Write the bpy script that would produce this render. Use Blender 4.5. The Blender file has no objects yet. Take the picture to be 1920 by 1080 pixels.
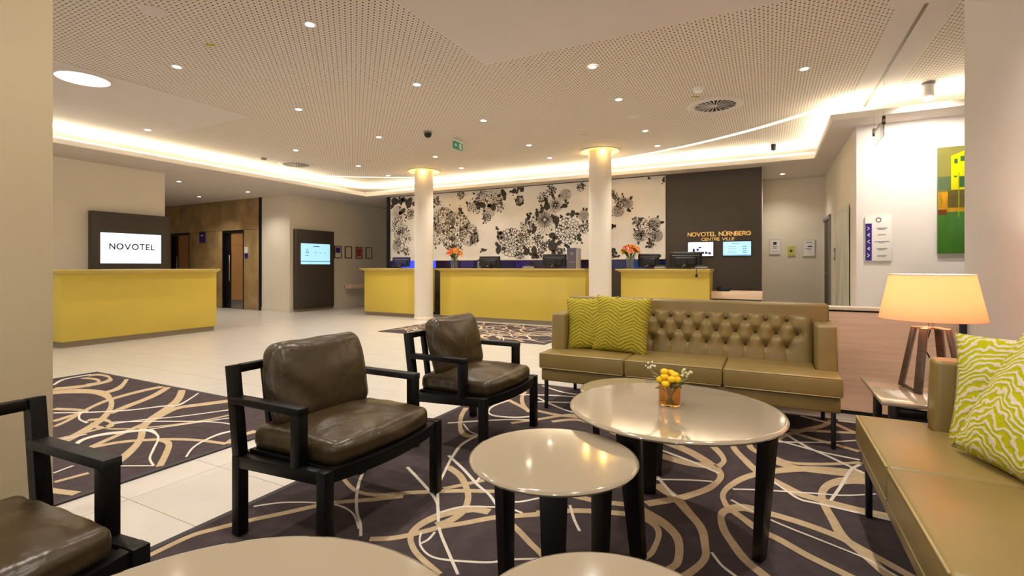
import bpy, bmesh, math, random
from mathutils import Vector, Matrix, noise
R = math.radians
PI = math.pi
random.seed(7)
scene = bpy.context.scene
COL = scene.collection

# ------------------------------------------------------------------ camera
cam_d = bpy.data.cameras.new('camera')
cam = bpy.data.objects.new('camera', cam_d)
COL.objects.link(cam)
cam.location = (0, 0, 1.15)
cam.rotation_euler = (R(90), 0, R(27.3))
cam_d.sensor_width = 36.0
cam_d.lens = 930 / 1920 * 36.0
cam_d.shift_y = -41 / 1920
cam_d.clip_start = 0.02
scene.camera = cam

# ------------------------------------------------------------------ world + exposure
w = bpy.data.worlds.new('world')
scene.world = w
w.use_nodes = True
w.node_tree.nodes['Background'].inputs[0].default_value = (1.0, 0.965, 0.93, 1)
w.node_tree.nodes['Background'].inputs[1].default_value = 0.75
vs = scene.view_settings
vs.view_transform = 'Standard'
vs.look = 'None'
vs.exposure = 0.84
vs.gamma = 1.0
vs.use_curve_mapping = False

# ------------------------------------------------------------------ materials
def lin(c):
    out = []
    for v in c[:3]:
        v = v / 255.0
        out.append(v / 12.92 if v <= 0.04045 else ((v + 0.055) / 1.055) ** 2.4)
    return (out[0], out[1], out[2], 1.0)

MATS = {}
def base(name):
    m = bpy.data.materials.new(name)
    m.use_nodes = True
    MATS[name] = m
    return m, m.node_tree.nodes, m.node_tree.links, m.node_tree.nodes['Principled BSDF']

def mat(name, col, rough=0.5, metal=0.0, var=0.0, scale=8.0, bump=0.0, bscale=60.0, coat=0.0,
        emit=None, estr=0.0, trans=0.0, ior=1.45, stretch=None, spec=None):
    m, N, L, b = base(name)
    c = lin(col)
    b.inputs['Base Color'].default_value = c
    b.inputs['Roughness'].default_value = rough
    b.inputs['Metallic'].default_value = metal
    b.inputs['IOR'].default_value = ior
    if spec is not None:
        b.inputs['Specular IOR Level'].default_value = spec
    if coat:
        b.inputs['Coat Weight'].default_value = coat
        b.inputs['Coat Roughness'].default_value = 0.06
    if trans:
        b.inputs['Transmission Weight'].default_value = trans
    if emit is not None:
        b.inputs['Emission Color'].default_value = lin(emit)
        b.inputs['Emission Strength'].default_value = estr
    if var or bump:
        tc = N.new('ShaderNodeTexCoord')
        mp = N.new('ShaderNodeMapping')
        L.new(tc.outputs['Object'], mp.inputs[0])
        if stretch:
            mp.inputs['Scale'].default_value = stretch
    if var:
        n = N.new('ShaderNodeTexNoise')
        n.inputs['Scale'].default_value = scale
        n.inputs['Detail'].default_value = 5
        L.new(mp.outputs[0], n.inputs['Vector'])
        r = N.new('ShaderNodeValToRGB')
        r.color_ramp.elements[0].position = 0.3
        r.color_ramp.elements[1].position = 0.7
        r.color_ramp.elements[0].color = tuple(max(0, v * (1 - var)) for v in c[:3]) + (1,)
        r.color_ramp.elements[1].color = tuple(min(1, v * (1 + var)) for v in c[:3]) + (1,)
        L.new(n.outputs[0], r.inputs[0])
        L.new(r.outputs[0], b.inputs['Base Color'])
    if bump:
        n2 = N.new('ShaderNodeTexNoise')
        n2.inputs['Scale'].default_value = bscale
        n2.inputs['Detail'].default_value = 3
        L.new(mp.outputs[0], n2.inputs['Vector'])
        bp = N.new('ShaderNodeBump')
        bp.inputs['Strength'].default_value = bump
        bp.inputs['Distance'].default_value = 0.01
        L.new(n2.outputs[0], bp.inputs['Height'])
        L.new(bp.outputs[0], b.inputs['Normal'])
    return m

def emis(name, col, strength):
    m, N, L, b = base(name)
    b.inputs['Base Color'].default_value = lin(col)
    b.inputs['Emission Color'].default_value = lin(col)
    b.inputs['Emission Strength'].default_value = strength
    return m

WALL = mat('wall_paint', (228, 218, 200), 0.85, var=0.03, scale=2.0, bump=0.05, bscale=180)
PILLAR = mat('pillar_paint', (208, 192, 158), 0.8, var=0.03, scale=2.0, bump=0.05, bscale=180)
WHITE_WALL = mat('white_wall_paint', (226, 220, 214), 0.85, var=0.02, scale=2.0)
PLASTER = mat('ceiling_plaster', (208, 198, 190), 0.9, var=0.02, scale=1.5)
LIP = mat('cove_lip_plaster', (236, 230, 220), 0.85, var=0.02, scale=1.5)
COLUMN = mat('column_paint', (228, 220, 206), 0.6, var=0.02, scale=3)
TILE = mat('floor_tile_stone', (196, 190, 182), 0.28, var=0.05, scale=3.0, bump=0.02, bscale=30)
GROUT = mat('floor_grout', (150, 138, 120), 0.9, var=0.1, scale=20)
YELLOW = mat('yellow_lacquer', (216, 191, 80), 0.34, var=0.025, scale=1.5)
YELLOW_TOP = mat('desk_top_lacquer', (214, 190, 112), 0.35, var=0.02, scale=2)
PLINTH = mat('brushed_plinth', (150, 138, 118), 0.45, 0.5, var=0.08, scale=4, stretch=(1, 1, 30))
DARKPANEL = mat('dark_brown_panel', (70, 62, 54), 0.55, var=0.04, scale=3)
BLACKWOOD = mat('black_stained_wood', (9, 7, 6), 0.42, var=0.3, scale=20, bump=0.06, bscale=70, stretch=(1, 1, 6), spec=0.28)
WORN = mat('worn_black_wood', (24, 22, 21), 0.5, var=0.4, scale=30, bump=0.2, bscale=60)
BLACK = mat('black_plastic', (16, 15, 17), 0.4, var=0.1, scale=10)
BLACKGAP = mat('black_gap', (8, 7, 7), 0.8)
LEATHER = mat('olive_leather', (136, 115, 66), 0.34, var=0.06, scale=6, bump=0.06, bscale=220)
PIPING = mat('leather_piping', (172, 150, 102), 0.45, var=0.05, scale=12)  # pale tone stands in for the highlight along the seams
DLEATHER = mat('dark_brown_leather', (62, 49, 30), 0.30, var=0.2, scale=7, bump=0.5, bscale=15)
LACQUER = mat('beige_table_lacquer', (156, 142, 120), 0.12, var=0.015, scale=3, coat=0.8)
TABLE_LEG = mat('table_leg_wood', (15, 10, 8), 0.38, var=0.3, scale=14, stretch=(1, 1, 8))
STONE = mat('brown_stone_slab', (172, 144, 98), 0.4, var=0.3, scale=2.6, bump=0.05, bscale=10)
WOOD = mat('light_oak_veneer', (236, 206, 178), 0.45, var=0.08, scale=3.0, stretch=(0.6, 0.6, 14))
DOORWOOD = mat('door_veneer', (168, 122, 74), 0.45, var=0.08, scale=4, stretch=(6, 6, 0.6))
LEDGE = mat('ledge_white', (236, 222, 200), 0.4, var=0.02)
CHROME = mat('brushed_steel', (190, 186, 180), 0.28, 1.0, var=0.04, scale=12)
WHITE = mat('white_plastic', (236, 232, 226), 0.45, var=0.01)
GREY = mat('grey_plastic', (140, 136, 132), 0.5, var=0.03)
CARPET = mat('carpet_pile', (75, 65, 66), 0.98, var=0.14, scale=14, bump=0.35, bscale=420, spec=0.1)
CARPET_EDGE = mat('carpet_binding', (66, 60, 62), 0.95, var=0.1, scale=40)
CTAN = mat('carpet_tan_yarn', (186, 164, 132), 0.98, var=0.08, scale=30, bump=0.3, bscale=420, spec=0.1)
CWHITE = mat('carpet_cream_yarn', (214, 204, 190), 0.98, var=0.05, scale=30, bump=0.3, bscale=420, spec=0.1)
INK = mat('mural_ink', (66, 60, 54), 0.8, var=0.15, scale=12)
INK2 = mat('mural_grey_ink', (146, 138, 128), 0.8, var=0.15, scale=10)
MURAL = mat('mural_print_ground', (232, 228, 224), 0.7, var=0.09, scale=1.6, stretch=(1, 1, 1))
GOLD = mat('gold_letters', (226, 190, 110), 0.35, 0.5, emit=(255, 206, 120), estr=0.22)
PURPLE = mat('purple_board', (54, 34, 128), 0.4)
DARKTEXT = mat('dark_print', (40, 42, 60), 0.6)
GREYTEXT = mat('grey_print', (150, 148, 156), 0.6)
FRAME = mat('frame_wood', (96, 66, 36), 0.45, var=0.1, scale=20)
REDP = mat('red_print', (178, 52, 36), 0.6)
PAPER = mat('paper', (228, 220, 200), 0.7)
GREEN_SIGN = mat('green_sign', (10, 110, 74), 0.4, emit=(10, 120, 80), estr=0.25)
LAMPWOOD = mat('lamp_leg_wood', (82, 62, 46), 0.3, var=0.25, scale=10, stretch=(1, 1, 8), coat=0.3)
COPPER = mat('lamp_top_metal', (206, 176, 146), 0.25, 0.9)
VENT_DARK = mat('vent_void', (20, 17, 15), 0.9)
LEAF = mat('leaf_green', (74, 96, 42), 0.5, var=0.3, scale=30)
LEAF2 = mat('leaf_pale', (128, 138, 92), 0.5, var=0.2, scale=30)
FYEL = mat('yellow_petals', (244, 192, 10), 0.6, var=0.12, scale=60, bump=0.4, bscale=300)
FORANGE = mat('orange_petals', (236, 146, 66), 0.6, var=0.2, scale=40)
FRED = mat('red_orange_petals', (224, 108, 54), 0.6, var=0.2, scale=40)
FCREAM = mat('cream_petals', (226, 220, 196), 0.6, var=0.1, scale=60)
AMBER = mat('amber_glass', (252, 204, 116), 0.03, trans=0.95, ior=1.45)
CLEAR = mat('clear_glass', (235, 245, 245), 0.03, trans=0.95, ior=1.45)
DIFF = emis('downlight_lens', (255, 238, 214), 22.0)
BIGLENS = emis('round_light_diffuser', (255, 240, 232), 0.75)
LED = emis('cove_led', (255, 244, 216), 75.0)
SLOT = emis('slot_diffuser', (255, 240, 204), 1.9)
RING = emis('column_ring_glow', (255, 206, 92), 0.85)
SCREEN_W = emis('screen_white', (226, 236, 255), 0.75)
SCREEN_B = emis('screen_blue', (160, 212, 244), 0.62)
SCREEN_BAR = emis('screen_bar', (96, 140, 176), 0.5)
BLUELED = emis('blue_led_panel', (40, 60, 230), 1.0)
CANVAS_G = mat('painting_green', (58, 112, 26), 0.25, var=0.25, scale=3, stretch=(3, 3, 0.6))

def perforated():
    m, N, L, b = base('perforated_acoustic_board')
    b.inputs['Roughness'].default_value = 0.9
    tc = N.new('ShaderNodeTexCoord')
    mp = N.new('ShaderNodeMapping')
    mp.inputs['Rotation'].default_value = (0, 0, R(45))
    mp.inputs['Scale'].default_value = (1 / 0.045, 1 / 0.045, 0)
    L.new(tc.outputs['Object'], mp.inputs[0])
    def dots(offset, radius):
        ad = N.new('ShaderNodeVectorMath'); ad.operation = 'ADD'
        ad.inputs[1].default_value = (offset, offset, 0)
        L.new(mp.outputs[0], ad.inputs[0])
        fr = N.new('ShaderNodeVectorMath'); fr.operation = 'FRACTION'
        L.new(ad.outputs[0], fr.inputs[0])
        sb = N.new('ShaderNodeVectorMath'); sb.operation = 'SUBTRACT'
        sb.inputs[1].default_value = (0.5, 0.5, 0)
        L.new(fr.outputs[0], sb.inputs[0])
        ln = N.new('ShaderNodeVectorMath'); ln.operation = 'LENGTH'
        L.new(sb.outputs[0], ln.inputs[0])
        lt = N.new('ShaderNodeMath'); lt.operation = 'LESS_THAN'
        lt.inputs[1].default_value = radius
        L.new(ln.outputs['Value'], lt.inputs[0])
        return lt
    d1 = dots(0.0, 0.19); d2 = dots(0.5, 0.10)
    mx = N.new('ShaderNodeMath'); mx.operation = 'MAXIMUM'
    L.new(d1.outputs[0], mx.inputs[0]); L.new(d2.outputs[0], mx.inputs[1])
    mix = N.new('ShaderNodeMix'); mix.data_type = 'RGBA'
    mix.inputs['A'].default_value = lin((216, 204, 190))
    mix.inputs['B'].default_value = lin((70, 56, 46))
    L.new(mx.outputs[0], mix.inputs['Factor'])
    L.new(mix.outputs['Result'], b.inputs['Base Color'])
    return m
PERF = perforated()

def chevron(name, dark, light, freq, thick, zig, nzig, wob):
    # woven zebra / herringbone cloth, in the pillow's own object space (x across, z up)
    m, N, L, b = base(name)
    b.inputs['Roughness'].default_value = 0.9
    b.inputs['Specular IOR Level'].default_value = 0.15
    tc = N.new('ShaderNodeTexCoord')
    sp = N.new('ShaderNodeSeparateXYZ'); L.new(tc.outputs['Object'], sp.inputs[0])
    def M(op, a, bb=None):
        n = N.new('ShaderNodeMath'); n.operation = op
        for i, v in enumerate((a, bb)):
            if v is None: continue
            if hasattr(v, 'links') or hasattr(v, 'is_linked'): L.new(v, n.inputs[i])
            else: n.inputs[i].default_value = v
        return n.outputs[0]
    tri = M('PINGPONG', M('ADD', sp.outputs['X'], 10.0), nzig)
    ns = N.new('ShaderNodeTexNoise'); ns.inputs['Scale'].default_value = 9; ns.inputs['Detail'].default_value = 3
    L.new(tc.outputs['Object'], ns.inputs['Vector'])
    h = M('ADD', sp.outputs['Z'], M('MULTIPLY', tri, zig))
    h = M('ADD', h, M('MULTIPLY', ns.outputs[0], wob))
    s = M('SINE', M('MULTIPLY', h, freq))
    ramp = N.new('ShaderNodeValToRGB')
    ramp.color_ramp.elements[0].position = 0.5 + thick - 0.06
    ramp.color_ramp.elements[1].position = 0.5 + thick + 0.06
    ramp.color_ramp.elements[0].color = lin(dark)
    ramp.color_ramp.elements[1].color = lin(light)
    L.new(M('ADD', M('MULTIPLY', s, 0.5), 0.5), ramp.inputs[0])
    L.new(ramp.outputs[0], b.inputs['Base Color'])
    bp = N.new('ShaderNodeBump'); bp.inputs['Strength'].default_value = 0.3; bp.inputs['Distance'].default_value = 0.004
    L.new(s, bp.inputs['Height']); L.new(bp.outputs[0], b.inputs['Normal'])
    return m
PILLOW_A = chevron('lime_herringbone_cloth', (150, 134, 24), (184, 170, 74), 230, 0.03, 0.55, 0.11, 0.06)
PILLOW_B = chevron('lime_zebra_cloth', (182, 178, 20), (214, 204, 176), 235, 0.04, 0.62, 0.15, 0.17)

def fabric_shade():
    m = bpy.data.materials.new('lamp_shade_fabric'); m.use_nodes = True
    N = m.node_tree.nodes; L = m.node_tree.links; N.clear()
    out = N.new('ShaderNodeOutputMaterial')
    d = N.new('ShaderNodeBsdfDiffuse'); d.inputs[0].default_value = lin((240, 204, 178))
    t = N.new('ShaderNodeBsdfTranslucent'); t.inputs[0].default_value = lin((255, 196, 156))
    mx = N.new('ShaderNodeMixShader'); mx.inputs[0].default_value = 0.55
    L.new(d.outputs[0], mx.inputs[1]); L.new(t.outputs[0], mx.inputs[2]); L.new(mx.outputs[0], out.inputs[0])
    return m
SHADE = fabric_shade()

# ------------------------------------------------------------------ helpers
def tag(o, label=None, cat=None, group=None, kind=None):
    if label: o['label'] = label
    if cat: o['category'] = cat
    if group: o['group'] = group
    if kind: o['kind'] = kind
    return o

def empty(name, loc=(0, 0, 0), rz=0.0, label=None, cat=None, group=None, kind=None, parent=None):
    o = bpy.data.objects.new(name, None)
    COL.objects.link(o)
    o.empty_display_size = 0.1
    o.location = loc
    o.rotation_euler = (0, 0, rz)
    if parent: o.parent = parent
    return tag(o, label, cat, group, kind)

def finish(bm, name, m, parent=None, smooth=False, loc=(0, 0, 0), rot=(0, 0, 0), angle=None):
    bmesh.ops.recalc_face_normals(bm, faces=bm.faces[:])
    me = bpy.data.meshes.new(name)
    bm.to_mesh(me); bm.free()
    ms = m if isinstance(m, (list, tuple)) else [m]
    for x in ms: me.materials.append(x)
    if smooth:
        for p in me.polygons: p.use_smooth = True
        if angle: me.set_sharp_from_angle(angle=R(angle))
    o = bpy.data.objects.new(name, me)
    COL.objects.link(o)
    o.location = loc; o.rotation_euler = rot
    if parent: o.parent = parent
    return o

def bbox(bm, x0, x1, y0, y1, z0, z1, bevel=0.0, seg=2):
    c = ((x0 + x1) / 2, (y0 + y1) / 2, (z0 + z1) / 2)
    r = bmesh.ops.create_cube(bm, size=1.0, matrix=Matrix.Translation(c) @ Matrix.Diagonal((x1 - x0, y1 - y0, z1 - z0, 1)))
    if bevel > 0:
        es = list({e for v in r['verts'] for e in v.link_edges})
        bmesh.ops.bevel(bm, geom=es, offset=bevel, segments=seg, affect='EDGES', profile=0.5)
    return r

def box(name, x0, x1, y0, y1, z0, z1, m, parent=None, bevel=0.0, seg=2, smooth=None):
    bm = bmesh.new()
    bbox(bm, x0, x1, y0, y1, z0, z1, bevel, seg)
    return finish(bm, name, m, parent, smooth=(bevel > 0) if smooth is None else smooth, angle=40)

def struct(o): o['kind'] = 'structure'; return o

def beam(bm, p, q, a, b, up=(0, 0, 1), bevel=0.0, a2=None, b2=None):
    # square bar from p to q, a = size along side vector, b = size along up-ish vector; may taper
    p = Vector(p); q = Vector(q); t = (q - p).normalized()
    s = t.cross(Vector(up))
    if s.length < 1e-4: s = t.cross(Vector((1, 0, 0)))
    s.normalize(); u = s.cross(t).normalized()
    a2 = a if a2 is None else a2; b2 = b if b2 is None else b2
    vs_ = []
    for c, aa, bb in ((p, a, b), (q, a2, b2)):
        for i, j in ((-1, -1), (1, -1), (1, 1), (-1, 1)):
            vs_.append(bm.verts.new(c + s * (i * aa / 2) + u * (j * bb / 2)))
    fs = [(0, 1, 2, 3), (7, 6, 5, 4), (0, 4, 5, 1), (1, 5, 6, 2), (2, 6, 7, 3), (3, 7, 4, 0)]
    for f in fs: bm.faces.new([vs_[i] for i in f])
    if bevel:
        es = list({e for v in vs_ for e in v.link_edges})
        bmesh.ops.bevel(bm, geom=es, offset=bevel, segments=2, affect='EDGES', profile=0.5)

def bar(name, p, q, a, b, m, parent, up=(0, 0, 1), bevel=0.003, a2=None, b2=None):
    bm = bmesh.new(); beam(bm, p, q, a, b, up, bevel, a2, b2)
    return finish(bm, name, m, parent, smooth=True, angle=40)

def lathe(bm, prof, n=32, cx=0, cy=0, close=False):
    rings = []
    for r, z in prof:
        if r < 1e-5: rings.append([bm.verts.new((cx, cy, z))])
        else: rings.append([bm.verts.new((cx + r * math.cos(2 * PI * i / n), cy + r * math.sin(2 * PI * i / n), z)) for i in range(n)])
    pairs = list(zip(rings[:-1], rings[1:]))
    if close: pairs.append((rings[-1], rings[0]))
    for A, B in pairs:
        for i in range(n):
            j = (i + 1) % n
            if len(A) == 1 and len(B) == 1: continue
            if len(A) == 1: bm.faces.new((A[0], B[i], B[j]))
            elif len(B) == 1: bm.faces.new((A[i], A[j], B[0]))
            else: bm.faces.new((A[i], A[j], B[j], B[i]))

def turned(name, prof, m, parent=None, n=32, close=False, loc=(0, 0, 0), rot=(0, 0, 0), angle=45):
    bm = bmesh.new(); lathe(bm, prof, n, close=close)
    return finish(bm, name, m, parent, smooth=True, loc=loc, rot=rot, angle=angle)

def tube(bm, pts, r, n=6):
    pts = [Vector(p) for p in pts]; rings = []
    for i, p in enumerate(pts):
        t = (pts[min(i + 1, len(pts) - 1)] - pts[max(i - 1, 0)]).normalized()
        s = t.cross(Vector((0, 0, 1)))
        if s.length < 1e-3: s = t.cross(Vector((1, 0, 0)))
        s.normalize(); u = s.cross(t)
        rr = r[i] if isinstance(r, (list, tuple)) else r
        rings.append([bm.verts.new(p + (s * math.cos(2 * PI * k / n) + u * math.sin(2 * PI * k / n)) * rr) for k in range(n)])
    for A, B in zip(rings[:-1], rings[1:]):
        for i in range(n): bm.faces.new((A[i], A[(i + 1) % n], B[(i + 1) % n], B[i]))
    bm.faces.new(rings[0][::-1]); bm.faces.new(rings[-1])

def catmull(pts, sub=6):
    out = []
    n = len(pts)
    for i in range(n - 1):
        p0 = pts[max(i - 1, 0)]; p1 = pts[i]; p2 = pts[i + 1]; p3 = pts[min(i + 2, n - 1)]
        for k in range(sub):
            t = k / sub
            out.append(tuple(0.5 * (2 * b + (c - a) * t + (2 * a - 5 * b + 4 * c - d) * t * t + (-a + 3 * b - 3 * c + d) * t ** 3)
                             for a, b, c, d in zip(p0, p1, p2, p3)))
    out.append(tuple(pts[-1]))
    return out

def ribbon(bm, pts, width, put, clip=None, mi=0):
    # flat strip along 2-D pts; width constant or per point; put(x, y) -> 3-D
    n = len(pts); prev = None
    for i in range(n):
        a = pts[max(i - 1, 0)]; b = pts[min(i + 1, n - 1)]
        tx, ty = b[0] - a[0], b[1] - a[1]; l = math.hypot(tx, ty) or 1
        wd = (width[i] if isinstance(width, (list, tuple)) else width) / 2
        nx, ny = -ty / l * wd, tx / l * wd
        x, y = pts[i][0], pts[i][1]
        if clip and not (clip[0] <= x <= clip[1] and clip[2] <= y <= clip[3]):
            prev = None; continue
        A = bm.verts.new(put(x + nx, y + ny)); B = bm.verts.new(put(x - nx, y - ny))
        if prev:
            f = bm.faces.new((prev[0], A, B, prev[1])); f.material_index = mi
        prev = (A, B)

def soft_box(w_, d_, h_, r, n=10, puff=0.0, wr=0.0, wscale=6.0, seed=0.0, puff_side=0.0):
    # rounded, slightly inflated cushion centred on the origin
    bm = bmesh.new()
    bmesh.ops.create_cube(bm, size=2.0)
    bmesh.ops.subdivide_edges(bm, edges=bm.edges[:], cuts=n, use_grid_fill=True)
    hx, hy, hz = w_ / 2, d_ / 2, h_ / 2
    r = min(r, hx * 0.99, hy * 0.99, hz * 0.99)
    for v in bm.verts:
        p = [math.sin(c * PI / 2) * 0.55 + c * 0.45 for c in v.co]
        u, vv, ww = p
        q = Vector((p[0] * hx, p[1] * hy, p[2] * hz))
        inn = Vector((max(-hx + r, min(hx - r, q.x)), max(-hy + r, min(hy - r, q.y)), max(-hz + r, min(hz - r, q.z))))
        d = q - inn
        if d.length > 1e-6:
            k = max(abs(d.x), abs(d.y), abs(d.z))
            q = inn + d.normalized() * k
        f = max(0, (1 - u * u)) * max(0, (1 - vv * vv))
        q.z += puff * f * ww
        if puff_side:
            q.x += puff_side * (1 - vv * vv) * (1 - ww * ww) * u
            q.y += puff_side * (1 - u * u) * (1 - ww * ww) * vv
        if wr:
            s = noise.noise(Vector((q.x * wscale, q.y * wscale, q.z * wscale + seed)))
            s2 = abs(noise.noise(Vector((q.x * wscale * 1.9 + 5, q.y * wscale * 0.8, q.z * wscale + seed + 9))))
            nrm = q.normalized()
            q += nrm * (s * wr + (0.2 - s2) * wr * 0.9)
        v.co = q
    return bm

def pillow_mesh(S, T, n=18, seed=0.0):
    bm = bmesh.new(); g = {}
    for side in (1, -1):
        for i in range(n + 1):
            for j in range(n + 1):
                u = -1 + 2 * i / n; v = -1 + 2 * j / n
                edge = i in (0, n) or j in (0, n)
                if side == -1 and edge: g[side, i, j] = g[1, i, j]; continue
                x = u * (1 - 0.075 * (1 - v * v)); z = v * (1 - 0.075 * (1 - u * u))
                th = (max(0, (1 - u * u)) * max(0, (1 - v * v))) ** 0.42
                wob = 0.012 * noise.noise(Vector((u * 1.7, v * 1.7, seed + side)))
                g[side, i, j] = bm.verts.new((x * S / 2, side * (T / 2 * th) + wob * th, z * S / 2))
        for i in range(n):
            for j in range(n):
                f = [g[side, i, j], g[side, i + 1, j], g[side, i + 1, j + 1], g[side, i, j + 1]]
                if side < 0: f.reverse()
                bm.faces.new(f)
    return bm

def copy_tree(o, parent=None):
    c = o.copy(); COL.objects.link(c); c.parent = parent
    for ch in o.children: copy_tree(ch, c)
    return c

# stroke lettering ---------------------------------------------------
def arc(cx, cy, rx, ry, a0, a1, n=16):
    return [(cx + rx * math.cos(R(a0 + (a1 - a0) * i / n)), cy + ry * math.sin(R(a0 + (a1 - a0) * i / n))) for i in range(n + 1)]
GLYPH = {
    'N': (0.8, [[(0, 0), (0, 1), (0.8, 0), (0.8, 1)]]),
    'O': (1.0, [arc(0.5, 0.5, 0.5, 0.5, 0, 360, 28)]),
    'V': (0.9, [[(0, 1), (0.45, 0), (0.9, 1)]]),
    'T': (0.75, [[(0, 1), (0.75, 1)], [(0.375, 0), (0.375, 1)]]),
    'E': (0.58, [[(0.58, 0), (0, 0), (0, 1), (0.58, 1)], [(0, 0.52), (0.5, 0.52)]]),
    'L': (0.52, [[(0, 1), (0, 0), (0.52, 0)]]),
    'R': (0.65, [[(0, 0), (0, 1), (0.35, 1)] + arc(0.35, 0.75, 0.27, 0.25, 90, -90, 10) + [(0, 0.5)], [(0.3, 0.5), (0.65, 0)]]),
    'B': (0.65, [[(0, 0), (0, 1), (0.33, 1)] + arc(0.33, 0.76, 0.24, 0.24, 90, -90, 8) + [(0, 0.52)], [(0.33, 0.52)] + arc(0.36, 0.26, 0.28, 0.26, 90, -90, 8) + [(0, 0)]]),
    'G': (0.95, [arc(0.5, 0.5, 0.5, 0.5, 42, 360, 22) + [(0.56, 0.5)]]),
    'C': (0.85, [arc(0.5, 0.5, 0.5, 0.5, 45, 315, 20)]),
    'I': (0.05, [[(0.02, 0), (0.02, 1)]]),
    'U': (0.75, [[(0, 1), (0, 0.36)] + arc(0.375, 0.36, 0.375, 0.36, 180, 360, 12) + [(0.75, 1)]]),
    ' ': (0.35, []),
}
GLYPH['Ü'] = (0.75, GLYPH['U'][1] + [[(0.18, 1.2), (0.28, 1.2)], [(0.47, 1.2), (0.57, 1.2)]])
def text_width(s, gap): return sum(GLYPH[c][0] + gap for c in s) - gap
def strokes(bm, s, x, z, h, put, wd=0.12, gap=0.3, total=None, mi=0):
    k = (total / text_width(s, gap)) if total else h
    for c in s:
        gw, sts = GLYPH[c]
        for st in sts:
            for a, b in zip(st[:-1], st[1:]):
                dx, dz = b[0] - a[0], b[1] - a[1]; l = math.hypot(dx * k, dz * h) or 1
                e = wd * h * 0.4
                ax, az, bx_, bz = x + a[0] * k, z + a[1] * h, x + b[0] * k, z + b[1] * h
                ux, uz = dx * k / l * e, dz * h / l * e
                ribbon(bm, [(ax - ux, az - uz), (bx_ + ux, bz + uz)], wd * h, put, mi=mi)
        x += (gw + gap) * k

def letters(s, x, z, h, put, m, parent, wd, gap, total, thick=0.0):
    # one part for each letter
    k = total / text_width(s, gap)
    for c in s:
        if c != ' ':
            bm = bmesh.new(); strokes(bm, c, x, z, h, put, wd, gap, k * GLYPH[c][0])
            o = finish(bm, 'letter', m, parent)
            if thick: o.modifiers.new('thick', 'SOLIDIFY').thickness = thick
        x += (GLYPH[c][0] + gap) * k

# ================================================================== the setting
ZC = 3.2      # perforated ceiling
ZS = 2.93     # perimeter soffit, underside
ZL = 2.985     # top of the soffit lip
XL, YB = -9.12, 9.55   # lips of the cove, left and reception side

# floor: grout bed with single tiles
floor = box('floor', -17.2, 4.2, -3.0, 12.8, -0.08, -0.002, GROUT)
struct(floor)
TX, TY = 0.90, 0.451
bm = bmesh.new(); bbox(bm, -TX / 2 + .0015, TX / 2 - .0015, -TY / 2 + .0015, TY / 2 - .0015, -0.012, 0.0)
tile_me = bpy.data.meshes.new('floor_tile'); bm.to_mesh(tile_me); bm.free(); tile_me.materials.append(TILE)
F2 = (-math.sin(R(27.3)), math.cos(R(27.3))); R2 = (math.cos(R(27.3)), math.sin(R(27.3)))
cells = []
for iy in range(-11, 25):
    cy = 1.757 + TY * (iy + 0.5)
    for ix in range(-17, 8):
        cx = -2.80 + TX * (ix + 0.5)
        if cx < -17 or cx > 4 or cy < -2.8 or cy > 12.6: continue
        vis = False
        for ax in (-TX / 2, 0, TX / 2):
            for ay in (-TY / 2, 0, TY / 2):
                x, y = cx + ax, cy + ay
                d = x * F2[0] + y * F2[1]; l = x * R2[0] + y * R2[1]
                if d > 1.2 and abs(l / d) < 1.06: vis = True
        under = (-6.3 < cx < -3.4 and 0.5 < cy < 2.5) or (-1.8 < cx < 1.2 and cy < 4.2) or (-5.7 < cx < -3.3 and 6.9 < cy < 8.5)
        hid = cx > -1.4 and cy > 4.4 or cx < -10.2 and (cy < 5.5 or cy > 8.4) or cy > 9.0 and cx > -8.6
        d = cx * F2[0] + cy * F2[1]
        cells.append((0 if (vis and not under and not hid) else 1, d, cx, cy))
cells.sort()
rest = bmesh.new()
for k, (h, d, cx, cy) in enumerate(cells):
    if h == 0 and k < 300:
        o = bpy.data.objects.new('floor_tile', tile_me); COL.objects.link(o)
        o.location = (cx, cy, 0); o.parent = floor
    else:
        bbox(rest, cx - TX / 2 + .0015, cx + TX / 2 - .0015, cy - TY / 2 + .0015, cy + TY / 2 - .0015, -0.012, 0.0)
o = finish(rest, 'outer_floor_tiles', TILE, floor); o['kind'] = 'stuff'

# ceiling
ceiling = struct(box('ceiling', -10.4, 4.2, -3.0, 10.4, ZC, ZC + 0.12, PERF))
box('plain_panel', -2.55, 0.90, -3.0, 4.36, ZC - 0.004, ZC + 0.02, PLASTER, ceiling)
box('plain_panel', -10.2, -6.30, -3.0, 4.40, ZC - 0.004, ZC + 0.02, PLASTER, ceiling)
box('plain_panel', 0.90, 1.085, -3.0, 7.75, ZC - 0.004, ZC + 0.02, PLASTER, ceiling)
box('plain_panel', 1.115, 1.31, -3.0, 7.75, ZC - 0.004, ZC + 0.02, PLASTER, ceiling)
box('joint_groove', 1.085, 1.115, -3.0, 7.75, ZC - 0.002, ZC + 0.02, mat('groove_brass', (96, 78, 44), 0.6), ceiling)
box('plain_band', -9.6, 0.60, 9.62, 10.3, ZC - 0.004, ZC + 0.02, PLASTER, ceiling)
# lowered slab over the side sofa
struct(box('ceiling_bulkhead', 0.74, 1.25, -3.0, 4.2, 2.90, ZC, PLASTER))

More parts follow.
